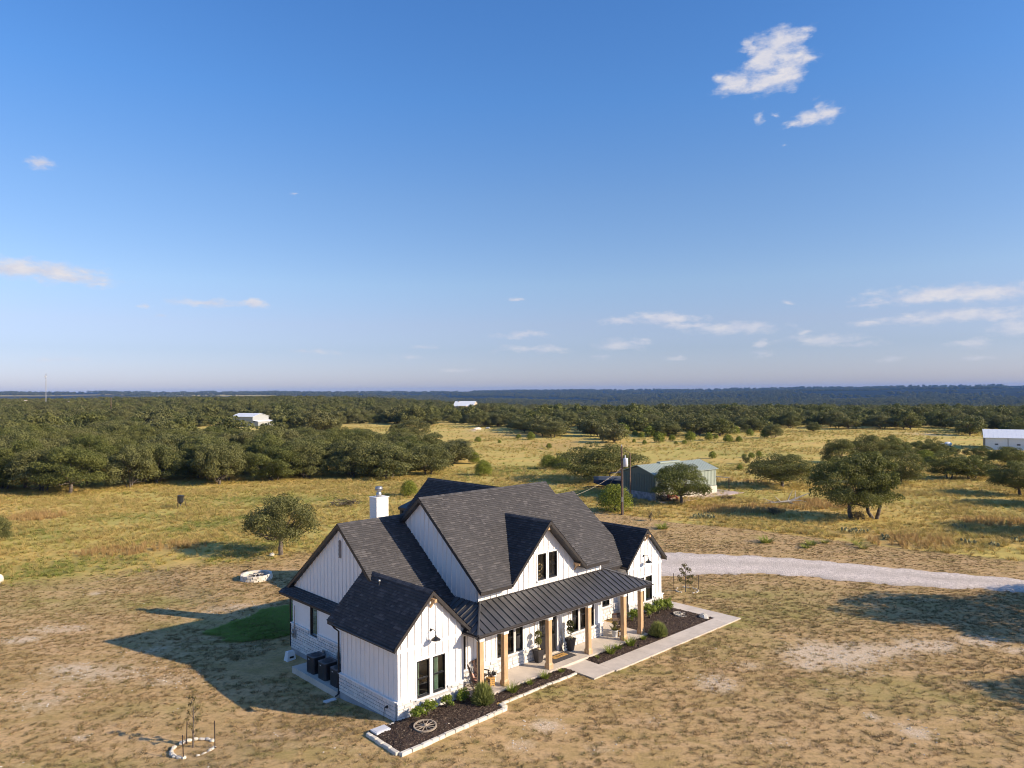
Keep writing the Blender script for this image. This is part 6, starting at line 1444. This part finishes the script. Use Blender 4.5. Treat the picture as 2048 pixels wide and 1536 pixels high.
for nm_, lb_, m_, pr_ in (('lawn_grass', 'short dry mown grass over the yard', ~gl, LT[:7]), ('olive_lawn_grass', 'greener short grass mixed through the mown yard', gl, LT[7:])):
    scatter(nm_, lb_, 'grass', np.stack([x[m_], y[m_], gzn(x[m_], y[m_])], -1), rg.uniform(0, 6.28, m_.sum()), rg.uniform(.35, 1.25, m_.sum()), pr_)
xw, yw = sample(90000, -48, 52, 24, 78); kw = (field_at(xw, yw) < .5) & (rg.random(len(xw)) < (.10 + .14 * sstep(.42, .70, .5 * fbm(xw, yw, .9, 111) + .5 * fbm(xw, yw, .17, 117))) * (1 - .6 * ell(BARE, xw, yw))); xw, yw = xw[kw], yw[kw]
scatter('lawn_weeds', 'low dark weeds dotted through the mown yard', 'weeds', np.stack([xw, yw, gzn(xw, yw)], -1), rg.uniform(0, 6.28, len(xw)), rg.uniform(.3, .85, len(xw)), [blade_mesh(590 + i, 34, .13, .30, M['weedblade'], .014, .9, 'tuft', 2, .25) for i in range(4)])
x, y = sample(150000, -120, 130, 48, 150); f = field_at(x, y); gn = ell(GREEN, x, y); rsx = ell(RUSSET, x, y)
den = f * (.35 + .8 * sstep(.35, .6, fbm(x, y, .2, 71))) * np.clip(1.35 - (y - 55) / 110, .3, 1); r_ = rg.random(len(x)); k = r_ < den * .8; x, y, gn, rsx = x[k], y[k], gn[k], rsx[k]
FT = [blade_mesh(520 + i, 22, .42, .55, M['fieldblade'], .016, .8, 'tuft', 2, .35) for i in range(4)]
kr = rg.random(len(x)); ru = (rsx > .25) & (kr < .75); ge = ~ru & (gn * 1.1 > kr); ty_ = ~ru & ~ge
def sc_field(nm, lb, m, protos, s0, s1): scatter(nm, lb, 'grass', np.stack([x[m], y[m], gzn(x[m], y[m])], -1), rg.uniform(0, 6.28, m.sum()), rg.uniform(s0, s1, m.sum()) * (.75 + .5 * fbm(x[m], y[m], .15, 81)), protos)
sc_field('field_grass', 'tall straw-coloured grass beyond the mown yard', ty_, FT, .7, 1.3); sc_field('green_weeds', 'low yellow-green weeds in the left field', ge, [blade_mesh(540 + i, 22, .28, .5, M['greenblade'], .02, .9, 'tuft', 2, .2) for i in range(2)], .7, 1.3); sc_field('russet_grass', 'russet bluestem grass in scattered stands', ru, [blade_mesh(550 + i, 26, .75, .5, M['russetblade'], .016, .5, 'tuft', 2, .7) for i in range(2)], .6, 1.15)
# the far woodland as one mass, crown by crown
fw = np.asarray(FARWOOD); fs = rt.lognormal(0, .30, len(fw)) * .9; fs = np.clip(fs, .4, 1.5)
aa = R(1) * rt.uniform(-39, 39, 22000); ra = 1450 * (7800 / 1450.0) ** rt.random(22000); hx2, hy2 = ra * np.sin(aa), ra * np.cos(aa)   # groves on the far slopes
kk = fbm(hx2, hy2, .0016, 31) < .60 - .08 * (aa < 0); GRV = [oak_parts(380 + i, 7.0, 10.0, 22, 700, .55, M['oakleaf2'], 1, .06, .7, .5)[1] for i in range(4)]; hx2, hy2, ra = hx2[kk], hy2[kk], ra[kk]
scatter('hillside_woodland', 'blue hazy woodland covering the far valley slopes', 'woodland', np.stack([hx2, hy2, terr(hx2, hy2) - 2], -1), rt.uniform(0, 6.28, len(hx2)), rt.uniform(1.2, 1.8, len(hx2)) * (1 + (ra - 1450) / 6500), GRV)
scatter('oak_woodland', 'far woodland of live oaks stretching to the blue valley', 'woodland', np.stack([fw[:, 0], fw[:, 1], terr(fw[:, 0], fw[:, 1]) - .6 * fs], -1), rt.uniform(0, 6.28, len(fw)), fs, [m_[1] for m_ in MID + OAKG])
# coarse dry grass and weeds farther out on the open field
x, y = rg.uniform(-70, 260, 42000), rg.uniform(112, 330, 42000); k = (np.abs(x) < .8 * y) & (rg.random(len(x)) < .15 + .85 * sstep(.45, .62, fbm(x, y, .05, 23))) & ~inside(left_wood, x, y); x, y = x[k], y[k]
scatter('far_field_grass', 'coarse gold grass over the middle-distance field', 'grass', np.stack([x, y, gzn(x, y)], -1), rg.uniform(0, 6.28, len(x)), rg.uniform(.8, 2.0, len(x)), FT + [blade_mesh(545, 22, .28, .5, M['greenblade'], .02, .9, 'tuft', 2, .2)])
# the watered green strip in the shade behind the left gable
turf_poly = gpl([(416, 1262), (440, 1272), (470, 1290), (520, 1284), (590, 1270), (596, 1206), (550, 1216), (500, 1232), (452, 1248)])
xg, yg = rg.uniform(-25, -9, 60000), rg.uniform(40, 56, 60000); xj, yj = xg + 2.4 * (fbm(xg, yg, .7, 3) - .5), yg + 2.4 * (fbm(xg, yg, .7, 8) - .5)
k = inside(turf_poly, xj, yj) & ~inside(HOUSE_POLY, xg, yg) & (rg.random(len(xg)) < .55); xg, yg = xg[k], yg[k]
scatter('watered_turf', 'bright green turf patch in the house shadow', 'grass', np.stack([xg, yg, gzn(xg, yg)], -1), rg.uniform(0, 6.28, len(xg)), rg.uniform(.5, 1.7, len(xg)), [blade_mesh(560 + i, 18, .09, .24, M['turfblade'], .013, .8, 'tuft', 2, .2) for i in range(2)])
# loose limestone chips on the worn patches
xs_, ys_ = sample(60000, -40, 45, 26, 62); b_ = ell(BARE, xs_, ys_) * (.4 + 1.2 * fbm(xs_, ys_, .8, 91)); k = (rg.random(len(xs_)) < np.clip(b_ - .16, 0, 1) * .8 + .008) & (field_at(xs_, ys_) < .5); xs_, ys_ = xs_[k], ys_[k]
random.seed(9); CH = [MB().ball((0, 0, .01), .06, .045, .025, 6, 4, .25).mesh('chip', M['rock']) for i in range(3)]
scatter('limestone_chips', 'loose white limestone chips on worn ground', 'stones', np.stack([xs_, ys_, gzn(xs_, ys_)], -1), rg.uniform(0, 6.28, len(xs_)), rg.uniform(.25, .95, len(xs_)), CH)

# ------------------------------------------------------------------ the air between here and the hills
hz = MB().box(-12900, 12900, -3900, 12900, -60, 82); hm = bpy.data.materials.new('summer_haze'); hm.use_nodes = True; ht = hm.node_tree; ht.nodes.clear()
pv = ht.nodes.new('ShaderNodeVolumePrincipled'); pv.inputs['Color'].default_value = (.17, .43, 1.0, 1); pv.inputs['Density'].default_value = 4.6e-5; pv.inputs['Anisotropy'].default_value = 0.0
ho = ht.nodes.new('ShaderNodeOutputMaterial'); ht.links.new(pv.outputs[0], ho.inputs['Volume'])
props(hz.build('haze', hm), kind='stuff')
